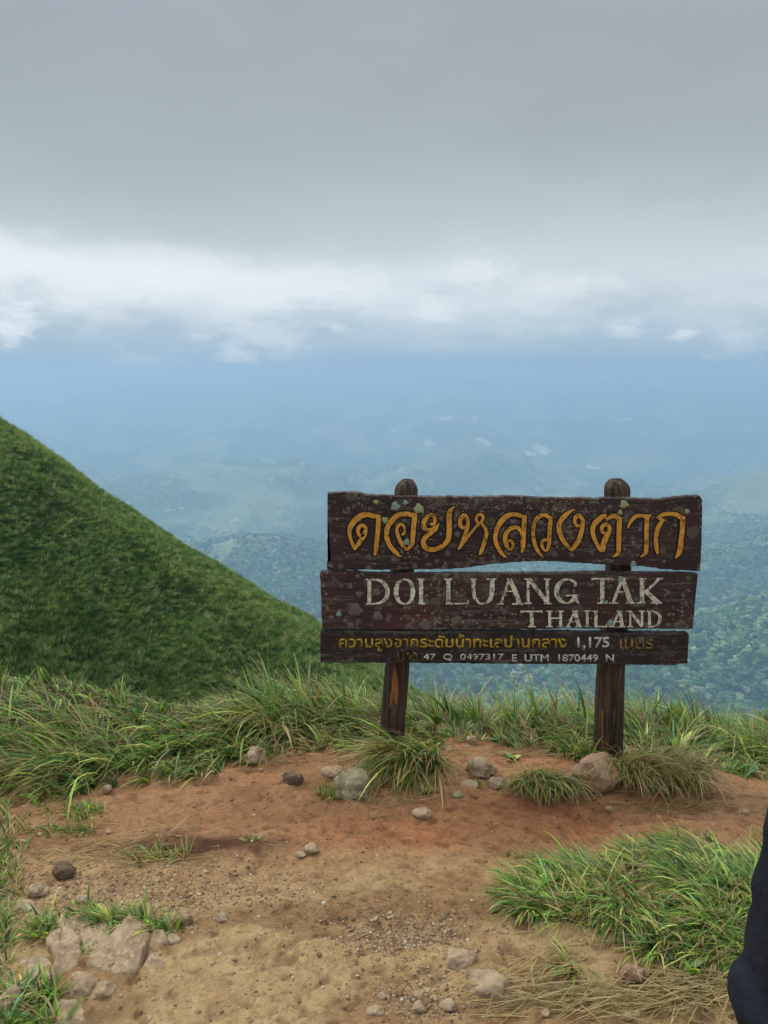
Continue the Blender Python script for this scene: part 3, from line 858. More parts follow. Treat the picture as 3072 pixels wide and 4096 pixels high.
def lettering(name, strokes, conv, scale, mat, parent, depth, grow=0.0, thin=1.0, label=None, z0=.0003):
    """each stroke is a variable-width band of paint with real thickness; widths in zoomed pixels"""
    V, Q = [], []; k = 0
    for si, s in enumerate(strokes):
        closed = s[0] == 'c'
        if closed: s = s[1:]
        P = crom(s, 6.0, closed)
        W = np.maximum(P[:, 2]*thin, 2)+grow
        T = np.gradient(P[:, :2], axis=0); T /= (np.hypot(T[:, 0], T[:, 1])[:, None]+1e-9)
        if grow and not closed:
            P[0, :2] -= T[0]*grow*.5; P[-1, :2] += T[-1]*grow*.5
        Nn = np.stack([-T[:, 1], T[:, 0]], 1)
        a = P[:, :2]+Nn*W[:, None]*.5; b = P[:, :2]-Nn*W[:, None]*.5
        yf = YS-depth-.00018*(si % 9)
        m = len(P)
        for (arr, yy) in ((a, yf), (b, yf), (a, YS+.001), (b, YS+.001)):
            for p in arr:
                px, py = conv(p); x, z = PV(px, py, YS); V.append((x-SL[0], yy-SL[1], z))
        for i in range(m-1):
            A0, B0, A1, B1 = k+i, k+m+i, k+2*m+i, k+3*m+i
            Q += [(A0, A0+1, B0+1, B0), (A0, A1, A1+1, A0+1), (B0, B0+1, B1+1, B1)]
        Q += [(k, k+m, k+3*m, k+2*m), (k+m-1, k+3*m-1, k+4*m-1, k+2*m-1)]
        k += 4*m
    me = fast_mesh(name, V, Q, None, False, (mat,))
    bm = bmesh.new(); bm.from_mesh(me); bmesh.ops.recalc_face_normals(bm, faces=bm.faces); bm.to_mesh(me); bm.free()
    o = link(name, me, parent)
    if label: o['label'] = label
    return o

c4 = lambda p: (1370+p[0]/3.687, 2020+p[1]/3.687)
c5 = lambda p: (1800+p[0]/3.687, 2020+p[1]/3.687)
c6 = lambda p: (2200+p[0]/2.676, 2020+p[1]/2.676)
c7 = lambda p: (1440+p[0]/2.592, 2280+p[1]/2.592)
c8 = lambda p: (2040+p[0]/2.514, 2280+p[1]/2.514)
TH4 = [
 [(472,742,35),(495,650,72),(508,500,72),(524,350,75),(532,220,76),(533,160,74)],
 [(560,170,50),(450,158,72),(350,138,82),(250,172,92),(170,240,92),(115,330,76),(106,420,60),(125,510,50),(160,600,48),(178,662,20)],
 [(178,662,18),(215,600,58),(270,520,70),(320,440,74),(343,370,60),(332,320,56),(290,297,52),(245,325,60),(228,380,58),(240,430,52),(275,452,50),(318,430,50)],
 [(888,758,8),(830,735,48),(760,670,70),(700,600,70),(658,500,76),(650,400,76),(672,310,78),(735,220,82),(805,158,82),(870,132,75),(960,130,74),(1055,150,74)],
 [(1062,120,74),(1062,200,80),(1052,280,78),(1045,380,74),(1036,480,74),(1030,570,62)],
 [(1035,555,60),(1000,605,60),(950,655,34),(915,625,52),(875,570,60),(842,510,60),(820,450,62),(803,390,56),(806,335,52),(835,292,50),(875,280,40),(908,320,45),(916,370,44),(903,420,42),(868,432,34)],
 [(1290,275,40),(1345,278,50),(1362,215,56),(1345,155,62),(1300,145,62),(1250,175,66),(1210,225,74),(1195,290,76),(1215,350,70),(1270,366,50),(1330,346,46),(1390,310,36),(1428,265,10)],
 [(1415,285,18),(1375,355,50),(1305,410,60),(1235,462,72),(1192,530,74),(1205,600,82),(1270,648,76),(1370,650,70),(1470,602,70),(1548,520,76),(1570,420,84),(1575,300,84),(1570,180,84),(1582,90,72),(1620,50,44),(1655,12,8)]]
TH5 = [
 [(228,322,40),(185,332,52),(150,290,60),(152,220,66),(180,165,70),(222,158,66),(252,205,56),(262,280,60),(245,360,60),(215,450,60),(185,540,60),(150,610,48),(112,658,12)],
 [(165,600,30),(230,510,44),(290,430,38),(340,370,38),(390,310,38),(432,275,40)],
 [(440,280,36),(392,232,44),(390,170,44),(430,137,46),(476,152,50),(484,205,48),(458,248,44),(482,292,50),(525,350,58),(535,420,64),(515,520,66),(490,600,66),(455,690,58),(430,732,16)],
 [(850,778,8),(795,745,44),(740,680,60),(690,590,66),(666,500,66),(672,420,66),(702,320,76),(762,230,86),(832,165,80),(900,137,66),(980,137,66),(1050,160,60),(1128,172,30)],
 [(1097,150,66),(1092,250,75),(1086,350,75),(1080,450,75),(1075,550,76),(1070,640,62),(1048,705,12)],
 [(1060,430,50),(1030,370,54),(980,326,60),(910,336,66),(850,385,72),(815,450,72),(815,530,72),(840,605,66),(880,656,30),(912,630,44),(928,585,42),(912,540,42),(880,522,42),(835,535,30)],
 [(1378,772,8),(1310,700,50),(1265,620,58),(1240,540,60),(1225,450,60),(1226,360,60),(1242,270,66),(1290,190,70),(1350,147,60),(1410,147,60),(1460,180,56),(1508,190,20)],
 [(1482,168,60),(1476,260,66),(1466,370,66),(1461,470,66),(1460,560,58),(1440,640,52),(1405,676,24),(1362,622,46),(1350,562,46),(1375,515,46),(1438,512,44)]]
TH6 = [
 [(268,43,6),(210,70,34),(150,120,52),(112,170,54),(93,230,55),(105,300,55),(135,370,50),(178,428,46),(225,478,34),(270,430,54),(310,360,55),(335,280,50),(346,210,50),(346,155,44),(310,112,46),(275,128,46),(262,170,36),(280,218,36),(318,212,32)],
 [(604,100,10),(562,118,48),(510,160,60),(465,215,56),(452,280,50),(470,350,46),(495,410,42),(525,460,44),(552,498,30)],
 [(558,500,56),(570,420,60),(595,350,60),(625,290,50),(635,240,42),(615,207,40),(580,207,40),(552,237,40),(552,280,38),(584,302,32)],
 [(575,118,40),(602,138,32)], [(598,165,12),(640,127,46),(690,115,50),(730,138,50),(766,140,26)],
 [(742,130,58),(739,220,56),(735,320,56),(733,420,52),(728,500,50),(700,535,28),(665,552,6)],
 [(827,252,6),(850,195,34),(890,140,42),(930,114,42),(990,116,42),(1045,122,44),(1078,102,14)],
 [(1038,105,52),(1032,200,52),(1029,300,52),(1028,400,50),(1024,490,48),(998,530,32),(960,555,6)],
 [(1128,140,6),(1170,120,38),(1220,98,44),(1290,92,46),(1350,102,50),(1400,132,52),(1440,132,28)],
 [(1150,132,26),(1190,152,34),(1240,162,6)], [(1212,155,22),(1177,200,44),(1146,260,50),(1133,330,48),(1130,400,48),(1138,460,46),(1150,524,26)],
 [(1416,120,55),(1415,200,55),(1410,280,52),(1400,370,55),(1390,450,60),(1370,520,48),(1334,569,6)]]
DP = .0045
GR = {id(TH4): (('0-2','first'),('3-5','second'),('6-7','third')), id(TH5): (('0-2','fourth'),('3-5','fifth'),('6-7','sixth')), id(TH6): (('0-0','seventh'),('1-5','eighth'),('6-7','ninth'),('8-11','tenth'))}
for i, (S, cv, sc_) in enumerate(((TH4, c4, 3.687), (TH5, c5, 3.687), (TH6, c6, 2.676))):
    lettering('letter_outline', S, cv, sc_, M['black'], bd1, .0016, grow=8.0*sc_, label='thin black outline painted round the orange letters')['kind'] = 'stuff'
    for rg, nm in GR[id(S)]:
        a_, b_ = map(int, rg.split('-'))
        lettering('letter', S[a_:b_+1], cv, sc_, M['orange'], bd1, DP, thin=.92, label=nm+' of the large orange Thai letters')
L7 = [
 [(97,92,46),(97,354,46)], [(57,98,16),(150,98,18)], [(60,350,16),(190,348,18)],
 [(150,98,18),(210,110,34),(260,150,50),(285,220,55),(270,290,50),(220,332,34),(160,348,18)],
 ['c',(462,96,18),(402,125,40),(374,222,58),(402,320,40),(462,348,18),(522,320,40),(548,222,58),(522,125,40)],
 [(633,95,50),(633,345,50)], [(592,95,18),(672,95,18)], [(590,346,18),(675,346,18)],
 [(915,95,50),(915,350,50)], [(873,95,18),(955,95,18)], [(890,347,18),(1125,347,18)], [(1116,350,18),(1122,312,8)],
 [(1140,95,18),(1212,95,18)], [(1313,93,20),(1415,93,20)],
 [(1177,92,46),(1177,220,46),(1192,290,40),(1230,335,28),(1275,346,20),(1325,325,38),(1360,275,50),(1368,200,55),(1370,92,60)],
 [(1545,95,30),(1458,350,26)], [(1550,92,48),(1612,230,56),(1650,350,58)], [(1495,218,14),(1610,218,14)],
 [(1418,350,16),(1487,350,16)], [(1578,350,16),(1690,350,16)], [(1520,92,14),(1578,92,14)]]
L8 = [
 [(145,90,16),(215,90,16)], [(182,92,32),(182,335,32)], [(190,90,48),(380,332,46)], [(374,90,38),(374,332,38)], [(340,90,16),(410,90,16)], [(147,332,18),(217,332,18)], [(342,335,14),(415,335,14)],
 [(656,165,30),(645,118,36),(580,92,20),(520,110,40),(475,170,56),(468,240,56),(500,300,46),(560,330,22),(615,312,34),(648,270,50),(655,245,50)],
 [(560,257,16),(685,252,16)], [(652,255,44),(665,300,38),(692,338,8)],
 [(812,88,22),(1040,88,22)], [(818,108,10),(832,86,26)], [(1030,108,10),(1022,86,26)], [(925,88,48),(925,330,48)], [(875,330,16),(970,330,16)],
 [(1125,90,36),(1033,332,32)], [(1130,80,50),(1212,330,60)], [(1075,218,14),(1170,218,14)], [(997,332,16),(1080,332,16)], [(1160,330,18),(1262,330,18)], [(1100,80,14),(1160,80,14)],
 [(1325,85,50),(1325,328,50)], [(1285,85,16),(1365,85,16)], [(1275,328,18),(1358,328,18)], [(1505,82,28),(1350,228,30)], [(1460,83,14),(1535,83,14)], [(1355,205,44),(1490,330,62)], [(1410,328,18),(1525,328,18)],
 [(103,415,18),(330,415,18)], [(108,432,8),(122,414,18)], [(325,432,8),(312,414,18)], [(217,415,44),(217,567,44)], [(180,567,14),(257,567,14)],
 [(398,410,32),(398,567,32)], [(507,410,34),(507,567,34)], [(363,412,12),(428,412,12)], [(478,412,12),(540,412,12)], [(363,567,12),(428,567,12)], [(470,567,12),(535,567,12)], [(400,482,14),(510,482,14)],
 [(650,412,24),(578,567,22)], [(650,410,40),(692,567,48)], [(600,517,11),(680,517,11)], [(553,567,12),(608,567,12)], [(655,567,12),(722,567,12)], [(625,410,12),(682,410,12)],
 [(775,410,32),(775,565,32)], [(748,410,12),(812,410,12)], [(742,566,12),(805,566,12)],
 [(862,412,36),(862,567,36)], [(828,412,12),(888,412,12)], [(845,567,14),(975,567,14)], [(968,568,14),(972,538,8)],
 [(1100,412,28),(1028,565,26)], [(1100,412,40),(1128,565,42)], [(1055,517,11),(1115,517,11)], [(990,566,12),(1050,566,12)], [(1085,566,12),(1158,566,12)], [(1070,411,12),(1132,411,12)],
 [(1165,412,12),(1220,412,12)], [(1207,412,22),(1207,567,22)], [(1204,412,36),(1326,566,36)], [(1325,410,28),(1325,564,28)], [(1295,411,12),(1352,411,12)], [(1178,567,12),(1235,567,12)],
 [(1400,415,32),(1400,567,32)], [(1372,414,12),(1440,414,12)], [(1380,568,12),(1450,567,12)], [(1438,414,12),(1490,440,32),(1507,485,38),(1490,537,32),(1440,567,12)]]
GL = {id(L7): (('D',0,3),('O',4,4),('I',5,7),('L',8,11),('U',12,14),('A',15,20)), id(L8): (('N',0,6),('G',7,9),('T',10,14),('A',15,20),('K',21,27),('T',28,32),('H',33,39),('A',40,45),('I',46,48),('L',49,52),('A',53,58),('N',59,64),('D',65,68))}
assert len(L8) == 69 and len(L7) == 21
for S, cv, sc_ in ((L7, c7, 2.592), (L8, c8, 2.514)):
    lettering('letter_outline', S, cv, sc_, M['black'], bd2, .0010, grow=5.0, label='dark groove round the cream letters')['kind'] = 'stuff'
    for ch, a_, b_ in GL[id(S)]:
        lettering('letter', S[a_:b_+1], cv, sc_, M['cream'], bd2, .0030, thin=.88, label='cream capital letter '+ch)

def text_obj(txt, x0, x1, y0, y1, mat, name, label, bold=.0, dep=.0020):
    cu = bpy.data.curves.new(name, 'FONT'); cu.body = txt; cu.size = 1.0; cu.extrude = .0; cu.offset = bold; cu.resolution_u = 3
    o = bpy.data.objects.new(name, cu); COL.objects.link(o)
    bpy.context.view_layer.update()
    dg = bpy.context.evaluated_depsgraph_get()
    me = bpy.data.meshes.new_from_object(o.evaluated_get(dg))
    bpy.data.objects.remove(o)
    n = len(me.vertices)
    if n == 0: return None
    co = np.zeros(n*3, np.float32); me.vertices.foreach_get('co', co); co = co.reshape(-1, 3)
    lo, hi = co.min(0), co.max(0)
    u = (co[:, 0]-lo[0])/(hi[0]-lo[0]); v = (co[:, 1]-lo[1])/(hi[1]-lo[1])
    P = np.array([signpt(x0+(x1-x0)*a, y1+(y0-y1)*b) for a, b in zip(u, v)], np.float32)
    P[:, 1] -= dep
    me.vertices.foreach_set('co', P.ravel()); me.update()
    bm = bmesh.new(); bm.from_mesh(me)
    for f in bm.faces:
        if f.normal.y > 0: f.normal_flip()
    ex = bmesh.ops.extrude_face_region(bm, geom=bm.faces[:])
    for v_ in [g for g in ex['geom'] if isinstance(g, bmesh.types.BMVert)]: v_.co.y += dep+.001
    bmesh.ops.recalc_face_normals(bm, faces=bm.faces)
    bm.to_mesh(me); bm.free()
    me.materials.clear(); me.materials.append(mat)
    r = link(name, me, bd3); r['label'] = label; r['kind'] = 'stuff'
    return r
text_obj('ความสูงจากระดับน้ำทะเลปานกลาง', 1356, 2266, 2537, 2606, M['yellow'], 'lettering', 'faded yellow Thai line', .012)
text_obj('1,175', 2309, 2437, 2548, 2598, M['white'], 'lettering', 'worn white figures 1,175', .02)
text_obj('เมตร', 2478, 2614, 2556, 2596, M['yellow2'], 'lettering', 'almost vanished yellow Thai word', .012)
text_obj('พิกัด', 1590, 1667, 2596, 2644, M['yellow2'], 'lettering', 'small faded Thai word on the lower line', .01)
text_obj('47  Q  0497317', 1693, 2014, 2615, 2643, M['white'], 'lettering', 'small white map reference', .008)
text_obj('E  UTM  1870449  N', 2048, 2455, 2617, 2646, M['white'], 'lettering', 'small white map reference', .008)

# lichen rosettes proud of the boards
def rosette(px, py, rpx, col, seed, parent):
    r = random.Random(seed)
    bm = bmesh.new()
    c = signpt(px, py, YS); s = rpx/F*2.95
    rings = [(.0, .003), (.45, .004), (.8, .003), (1.0, .0005)]
    prev = None; k = 28
    a1, a2 = r.uniform(0, 6), r.uniform(0, 6); ph = [1+.13*math.sin(3*2*pi*i/k+a1)+.10*math.sin(5*2*pi*i/k+a2)+r.uniform(-.06, .06) for i in range(k)]
    cv = bm.verts.new((c[0], c[1]-.0045, c[2]))
    for q, h in rings[1:]:
        cur = []
        for i in range(k):
            a = 2*pi*i/k; rr = s*q*(1+(ph[i]-1)*q)
            cur.append(bm.verts.new((c[0]+rr*cos(a), c[1]-h-.0012*r.random(), c[2]+rr*sin(a))))
        for i in range(k):
            j = (i+1) % k
            if prev is None: bm.faces.new((cv, cur[i], cur[j]))
            else: bm.faces.new((prev[i], cur[i], cur[j], prev[j]))
        prev = cur
    bmesh.ops.recalc_face_normals(bm, faces=bm.faces)
    me = bpy.data.meshes.new('lichen'); bm.to_mesh(me); bm.free(); me.materials.append(col)
    o = link('lichen', me, parent)
    return o
lc = [mat_simple('yellow_green_lichen', (.30,.32,.15), .95, 220, .5, .004), mat_simple('blue_green_lichen', (.20,.29,.24), .95, 220, .5, .004), mat_simple('grey_lichen', (.12,.10,.08), .95, 180, .4, .003)]
for i, (px, py, rp, c, b) in enumerate(((1675,2035,19,0,bd1),(1581,2025,17,1,bd1),(1627,2168,13,1,bd1),(1540,2080,12,0,bd1),(1622,2010,10,1,bd1),(1575,2240,11,2,bd1),
        (1504,2008,9,0,bd1),(2496,2017,16,0,bd1),(2480,2050,10,0,bd1),(2473,2096,9,0,bd1),(2533,2255,11,1,bd1),(2748,2045,9,0,bd1),(2280,2133,12,2,bd1),
        (2222,2172,10,2,bd1),(1829,2138,11,2,bd1),(1975,2231,9,2,bd1),(2655,2247,7,2,bd1),(1437,2080,9,2,bd1),
        (1355,2456,11,1,bd2),(2443,2493,14,1,bd2),(2482,2317,12,1,bd2),(2425,2409,7,1,bd2),(1436,2377,13,2,bd2),(1505,2370,16,2,bd2),(1510,2465,20,2,bd2),(1422,2440,26,2,bd2),
        (1402,2500,13,2,bd2),(1820,2485,18,2,bd2),(1700,2500,22,2,bd2),(1400,2345,12,2,bd2),(1430,2305,9,2,bd2),(2563,2560,14,2,bd3),(1405,2640,9,2,bd3),(1289,2621,6,2,bd3))):
    rosette(px, py, rp, lc[c], 40+i, b)

def post(name, keys, seed, label):
    """keys: (photo y, photo x of the axis, width in px), from the head down"""
    YP = 2.935
    zs, xs, rs_ = [], [], []
    for (py, px, w) in keys:
        x, z = PV(px, py, YP); x1_, _ = PV(px+w/2, py, YP)
        zs.append(z); xs.append(x); rs_.append(x1_-x)
    zs, xs, rs_ = map(np.array, (zs, xs, rs_))
    top, rt = zs[0], rs_[0]
    lv = np.concatenate([np.linspace(-.25, top-.055, 60), [top-.05, top-.042, top-.034, top-.026, top-.016, top-.007, top-.002, top]])
    prof = np.concatenate([np.ones(60), [1.0, 1.0, .985, .93, .80, .62, .40, .0]])
    K = 40
    V = []
    for z, pf in zip(lv, prof):
        x = np.interp(z, zs[::-1], xs[::-1]); r = np.interp(z, zs[::-1], rs_[::-1])
        a = np.arange(K)*2*pi/K
        gro = vn(np.cos(a)*4.5+seed*9, np.sin(a)*4.5, np.full(K, z*1.6), seed)*.055 + vn(np.cos(a)*13+seed, np.sin(a)*13, np.full(K, z*3.5), seed+3)*.045
        crack = -.16*np.exp(-((np.mod(a-4.55-.2*seed+.12*sin(z*9)+pi, 2*pi)-pi)/.07)**2) - .12*np.exp(-((np.mod(a-5.2+.1*sin(z*6+seed)+pi, 2*pi)-pi)/.06)**2)
        facet = 1+.02*np.cos(a*6+seed)
        rr = r*pf*(facet+gro+(crack if z < top-.01 else 0))
        V.append(np.stack([x-SL[0]+rr*np.cos(a), YP-SL[1]+rr*np.sin(a)*.95, np.full(K, z)+.004*vn(np.cos(a)*3, np.sin(a)*3, np.full(K, seed*1.0), 9)*(pf < .99)], 1))
    V = np.array(V); nv = len(lv)
    Q = []
    for i in range(nv-1):
        for j in range(K):
            j2 = (j+1) % K
            Q.append((i*K+j, i*K+j2, (i+1)*K+j2, (i+1)*K+j))
    o = link(name, fast_mesh(name, V.reshape(-1, 3), Q, None, True, (M['post'],)), sign)
    o['label'] = label
    return o
post('post', [(1918,1627,90),(1980,1624,91),(2285,1609,91),(2660,1591,94),(2890,1572,96),(3060,1560,100),(3300,1545,104)], 1, 'thinner post with yellow-brown worn streaks, standing behind the grass tuft')
post('post', [(1915,2466,98),(1980,2467,99),(2270,2472,99),(2520,2456,101),(2670,2443,106),(2900,2435,112),(3040,2430,116),(3300,2420,118)], 2, 'thicker post with an orange split edge, standing behind the brown rock')

# ------------------------------------------------------------------ rocks
def rock_mesh(name, w, d, h, seed, mat, sub=4, cuts=7, rough=.16):
    bm = bmesh.new(); bmesh.ops.create_icosphere(bm, subdivisions=sub, radius=1)
    V = np.array([v.co[:] for v in bm.verts])
    r = np.random.default_rng(seed)
    for _ in range(cuts):                                  # planar facets, like a broken stone
        n = r.normal(size=3); n[2] = abs(n[2])*.8; n /= np.linalg.norm(n)
        o_ = r.uniform(.58, .88); s = V@n - o_
        V = V - np.clip(s, 0, None)[:, None]*n*.92
    f = 1 + rough*vn(V[:,0]*1.9+seed, V[:,1]*1.9, V[:,2]*1.9, seed) + rough*.5*vn(V[:,0]*5+seed, V[:,1]*5, V[:,2]*5, seed+1) + rough*.22*vn(V[:,0]*13+seed, V[:,1]*13, V[:,2]*13, seed+2)
    V = V*f[:, None]
    V -= (V.max(0)+V.min(0))/2; V /= (V.max(0)-V.min(0))/2
    V = V*np.array((w/2, d/2, h/2))
    for v, c in zip(bm.verts, V): v.co = c
    me = bpy.data.meshes.new(name); bm.to_mesh(me); bm.free()
    me.polygons.foreach_set('use_smooth', np.ones(len(me.polygons), bool))
    me.materials.append(mat)
    return me

def put_rock(px, py, wpx, hpx, mat, label, seed, name='rock', cat='rock', sink=.28, depth=.8, rotz=None, tilt=0.0, group=None, sub=4, cuts=7):
    """px, py: middle of the visible foot of the stone; wpx, hpx: visible size in photo pixels"""
    x, y = G(px, py)
    dist = math.hypot(y, CAM_H)
    w = wpx/F*dist*1.02; hv = hpx/F*dist
    d = w*depth
    h = max((hv - d*.5*.45)/.85, w*.28)/(1-sink)
    me = rock_mesh(name, w, d, h, seed, mat, sub, cuts)
    y += d*.42
    zc = float(gz(x, y)) + h/2 - sink*h
    o = link(name, me, None, (x, y, zc))
    o.rotation_euler = (0, tilt, 0 if rotz is None else rotz)
    tag(o, label, cat, group)
    return o

ROCKS = [
 (1408,3193,152,108,'rock_g','mottled pale boulder nestled against the drooping grass tuft near the thinner post',11,.3),
 (1018,3048,96,68,'rock','pale rounded stone at the foot of the grass bank, grass brushing its top',12,.3),
 (1934,3102,116,80,'rock','smooth pointed pale stone alone on bare dirt between the two posts',13,.25),
 (2398,3158,180,136,'rock_b','large brown boulder with cream streaks at the foot of the thicker post',14,.25),
 (1168,3152,82,48,'rock_d','dark grey-brown stone poking out of the dirt near the mottled boulder',15,.4),
 (1330,3105,92,28,'rock','flat cream stone half buried behind the mottled boulder',16,.5),
 (1243,3412,56,38,'rock','upright cream stone beside a smaller one on the reddish dirt',17,.2),
 (1204,3418,42,18,'rock','low cream stone touching the upright cream stone',18,.3),
 (240,3500,84,60,'rock_d','round dark brown boulder crusted with soil beside short grass',19,.2),
 (140,3582,76,52,'rock','blocky cream stone in the gravel near the round dark boulder',20,.2),
 (84,3632,84,36,'rock','low cream stone next to the blocky cream stone',21,.3),
 (1992,3140,72,40,'rock','small cream stone in front of the smooth pointed stone',22,.3),
 (1878,3142,70,28,'rock','low pale stone with a seedling behind it, on the dirt ledge',23,.4),
 (1832,3190,46,30,'rock_g','grey mossy stone on the dirt ledge below the pointed stone',24,.3),
 (1690,3262,76,26,'rock','flat pale stone sunk in the middle of the reddish dirt',25,.5),
 (2545,3930,92,56,'rock_b','tan rounded stone half covered by the big grass patch',26,.3),
 (1960,4010,180,60,'slab','broad grey-brown rock at the corner of the big grass patch',27,.62),
 (1848,3900,110,46,'slab','slanted grey rock beside the corner of the big grass patch',28,.5),
 (2800,3130,66,56,'rock','pale stone at the edge of the straw-coloured tuft under the sign end',29,.3),
 (1889,2975,44,34,'rock','pinkish stone at the edge of the grass behind the sign',30,.3),
 (1797,3006,30,18,'rock','little tan stone on the dirt just behind the pointed stone',31,.3),
 (1793,4046,60,36,'rock','largest cream stone of the gravelly hollow in the bare foreground',32,.3),
 (1675,4050,54,28,'rock','wide cream stone beside the largest stone of the gravelly hollow',33,.4),
 (1672,4003,36,20,'rock','small tan stone behind the wide one in the gravelly hollow',34,.3),
 (1528,4006,36,22,'rock','whitest small stone at the edge of the gravelly hollow',35,.3),
 (1594,3995,28,24,'rock_b','brown pebble-sized stone between pale stones of the gravelly hollow',36,.3),
 (1500,4076,64,30,'rock','flat tan stone beside the gravelly hollow',37,.5),
 (723,3690,84,56,'rock_b','smooth tan boulder at the end of the cracked bedrock',39,.4),
 (885,3694,44,30,'rock','single pale stone on open ground beyond the cracked bedrock',40,.25),
 (325,3622,54,30,'rock','pale flat stone behind the cracked bedrock',41,.3),
 (318,3985,110,52,'rock','broad pale stone sunk in the dirt in front of the bedrock',42,.55),
 (400,3992,96,40,'rock','low tan stone touching the broad sunken stone in front of the bedrock',43,.6),
 (20,4040,120,80,'rock','pinkish pale rock cut by the picture edge among grass blades',44,.4),
 (240,4088,150,60,'rock','wide flat tan rock at the lower picture edge beside grass',45,.6),
 (422,3146,36,32,'rock','pale stone caught in the front of the grass bank',46,.1),
 (2440,3222,26,24,'rock','cream pebble alone on red dirt below the large brown boulder',47,.2),
 (2984,3246,38,26,'rock','pale round stone on light dirt beyond the end of the sign',48,.3),
 (2183,4064,32,26,'rock','small round stone lying in front of the straw litter',49,.2),
 (2518,4058,34,26,'rock','small smooth stone beside straw litter at the lower picture edge',50,.2),
 (1195,3018,20,22,'rock','narrow upright pale pebble at the foot of the grass bank',51,.2),
]
for (px, py, w, h, m_, lab, sd_, sink) in ROCKS:
    put_rock(px, py, w, h, M[m_], lab, sd_, sink=sink, sub=4 if w > 60 else 3)

# pebbles: one of each kind, then copies
pk_ = [rock_mesh('pebble', 1, .85, .62, 200+i, M['gritr'], 2, 6, .14) for i in range(6)]
def inpoly(x, y, poly):
    poly = np.asarray(poly); c = np.zeros(np.shape(x), bool); n = len(poly); j = n-1
    for i in range(n):
        xi, yi = poly[i]; xj, yj = poly[j]
        t = ((yi > y) != (yj > y)) & (x < (xj-xi)*(y-yi)/(yj-yi+1e-12)+xi)
        c ^= t; j = i
    return c
MAT_PX = [(2050,3530),(2170,3465),(2400,3445),(2700,3400),(3000,3450),(3400,3480),(3500,3900),(2960,3880),(2700,3790),(2420,3890),(2190,3950),(2090,3860),(2110,3700),(2070,3610)]
MATP = [tuple(G(*p)) for p in MAT_PX]
known = [(925,3092,24),(1011,3107,20),(1046,3070,25),(976,3186,16),(1015,3242,20),(772,3194,20),(701,3297,14),(157,3308,28),(435,3292,35),(925,3174,20),
         (1060,3215,14),(1130,3105,16),(1470,3055,16),(2235,3396,18),(2596,3350,16),(1450,3385,18),(1285,3350,14),(2370,3205,16),(2940,3180,22),(1985,3655,16),(1560,3648,22),
         (1620,3690,26),(1810,3668,26),(1395,3712,20),(1870,3782,24),(1460,3640,16),(420,3420,18),(560,3440,24),(640,3470,26),(700,3480,20),(505,3500,22),(800,3470,20),(845,3500,24),
         (300,3560,26),(360,3520,20),(210,3600,24),(460,3560,22),(580,3540,20),(905,3540,22),(620,3600,18),(1300,3560,14),(1150,3520,16),(1000,3620,20),(840,3735,16),(770,3740,14),
         (880,3810,18),(940,3830,22),(700,3900,20),(1170,3890,16),(1290,3960,18),(1330,4040,20),(1060,3960,16),(990,4060,18),(600,4060,20),(760,4010,16)]
plist = [(px, py, w) for px, py, w in known]
for _ in range(130):
    z = random.random()
    if z < .42: px, py = random.gauss(620, 300), random.gauss(3520, 60)
    elif z < .62: px, py = random.gauss(1650, 140), random.gauss(3720, 70)
    elif z < .76: px, py = random.gauss(1650, 120), random.gauss(4010, 60)
    else: px, py = random.uniform(60, 3000), random.uniform(3080, 4090)
    plist.append((px, py, random.uniform(9, 17)))
npb = 0
for px, py, w in plist:
    x, y = G(px, py)
    if py < 3060 or py > 4110 or px < 10 or (inpoly(x, y, MATP) and w < 18): continue
    if any(math.hypot(x-b[0], y-b[1]) < .0 for b in ()): continue
    s = w/F*math.hypot(y, CAM_H)
    o = link('pebble', pk_[npb % 6] if w < 18 else pk_[(npb % 2)], None, (x, y, float(gz(x, y))+s*.13))
    s *= .85; o.scale = (s, s, s*random.uniform(.5, .9)); o.rotation_euler = (random.uniform(-.3, .3), random.uniform(-.3, .3), random.uniform(0, 6.28))
    if py < 3330: zl = ('small pebble lying on the reddish dirt between the sign posts and the bare middle' if px > 1250 else 'small pebble lying on the dirt below the long grass bank')
    elif px < 1100 and py < 3640: zl = 'small pebble in the stony strip between the dark ridge and the cracked bedrock'
    elif px < 1100: zl = 'small pebble on the pale dirt around and in front of the cracked bedrock'
    elif py > 3900: zl = 'small pebble in the gravelly hollow at the lower picture edge'
    else: zl = 'small pebble on the bare trodden ground between the bedrock and the grass patch'
    tag(o, zl, 'pebble', zl.replace('small pebble', 'small pebbles'))
    npb += 1

# finer grit as one mass
NG = 6500
gp = []
zc = rng.uniform(0, 1, NG)
gxp = np.where(zc < .40, rng.normal(560, 420, NG), np.where(zc < .62, rng.normal(1620, 170, NG), np.where(zc < .72, rng.normal(1680, 120, NG), rng.uniform(-100, 3150, NG))))
gyp = np.where(zc < .40, rng.normal(3545, 75, NG), np.where(zc < .62, rng.normal(3730, 55, NG), np.where(zc < .72, rng.normal(4010, 50, NG), rng.uniform(3080, 4160, NG))))
ok = (gyp > 3060) & (gyp < 4180)
gxp, gyp = gxp[ok], gyp[ok]
GXY = np.array([G(a, b) for a, b in zip(gxp, gyp)])
gs = rng.gamma(2.2, .0010, len(GXY))+.0010
gk = [bpy.data.objects.new('grit', rock_mesh('grit', 1, .8, .6, 300+i, M[('gritr','gritr','gritr','rock')[i]], 1, 5, .15)) for i in range(4)]
gr = gn_instances('gravel', np.stack([GXY[:, 0], GXY[:, 1], gz(GXY[:, 0], GXY[:, 1])+gs*.15], 1), gs*1.6, rng.uniform(0, 6.28, len(GXY)), rng.integers(0, 4, len(GXY)), gk)
tag(gr, 'fine gravel and crumbs of stone scattered over the dirt', 'gravel', kind='stuff')

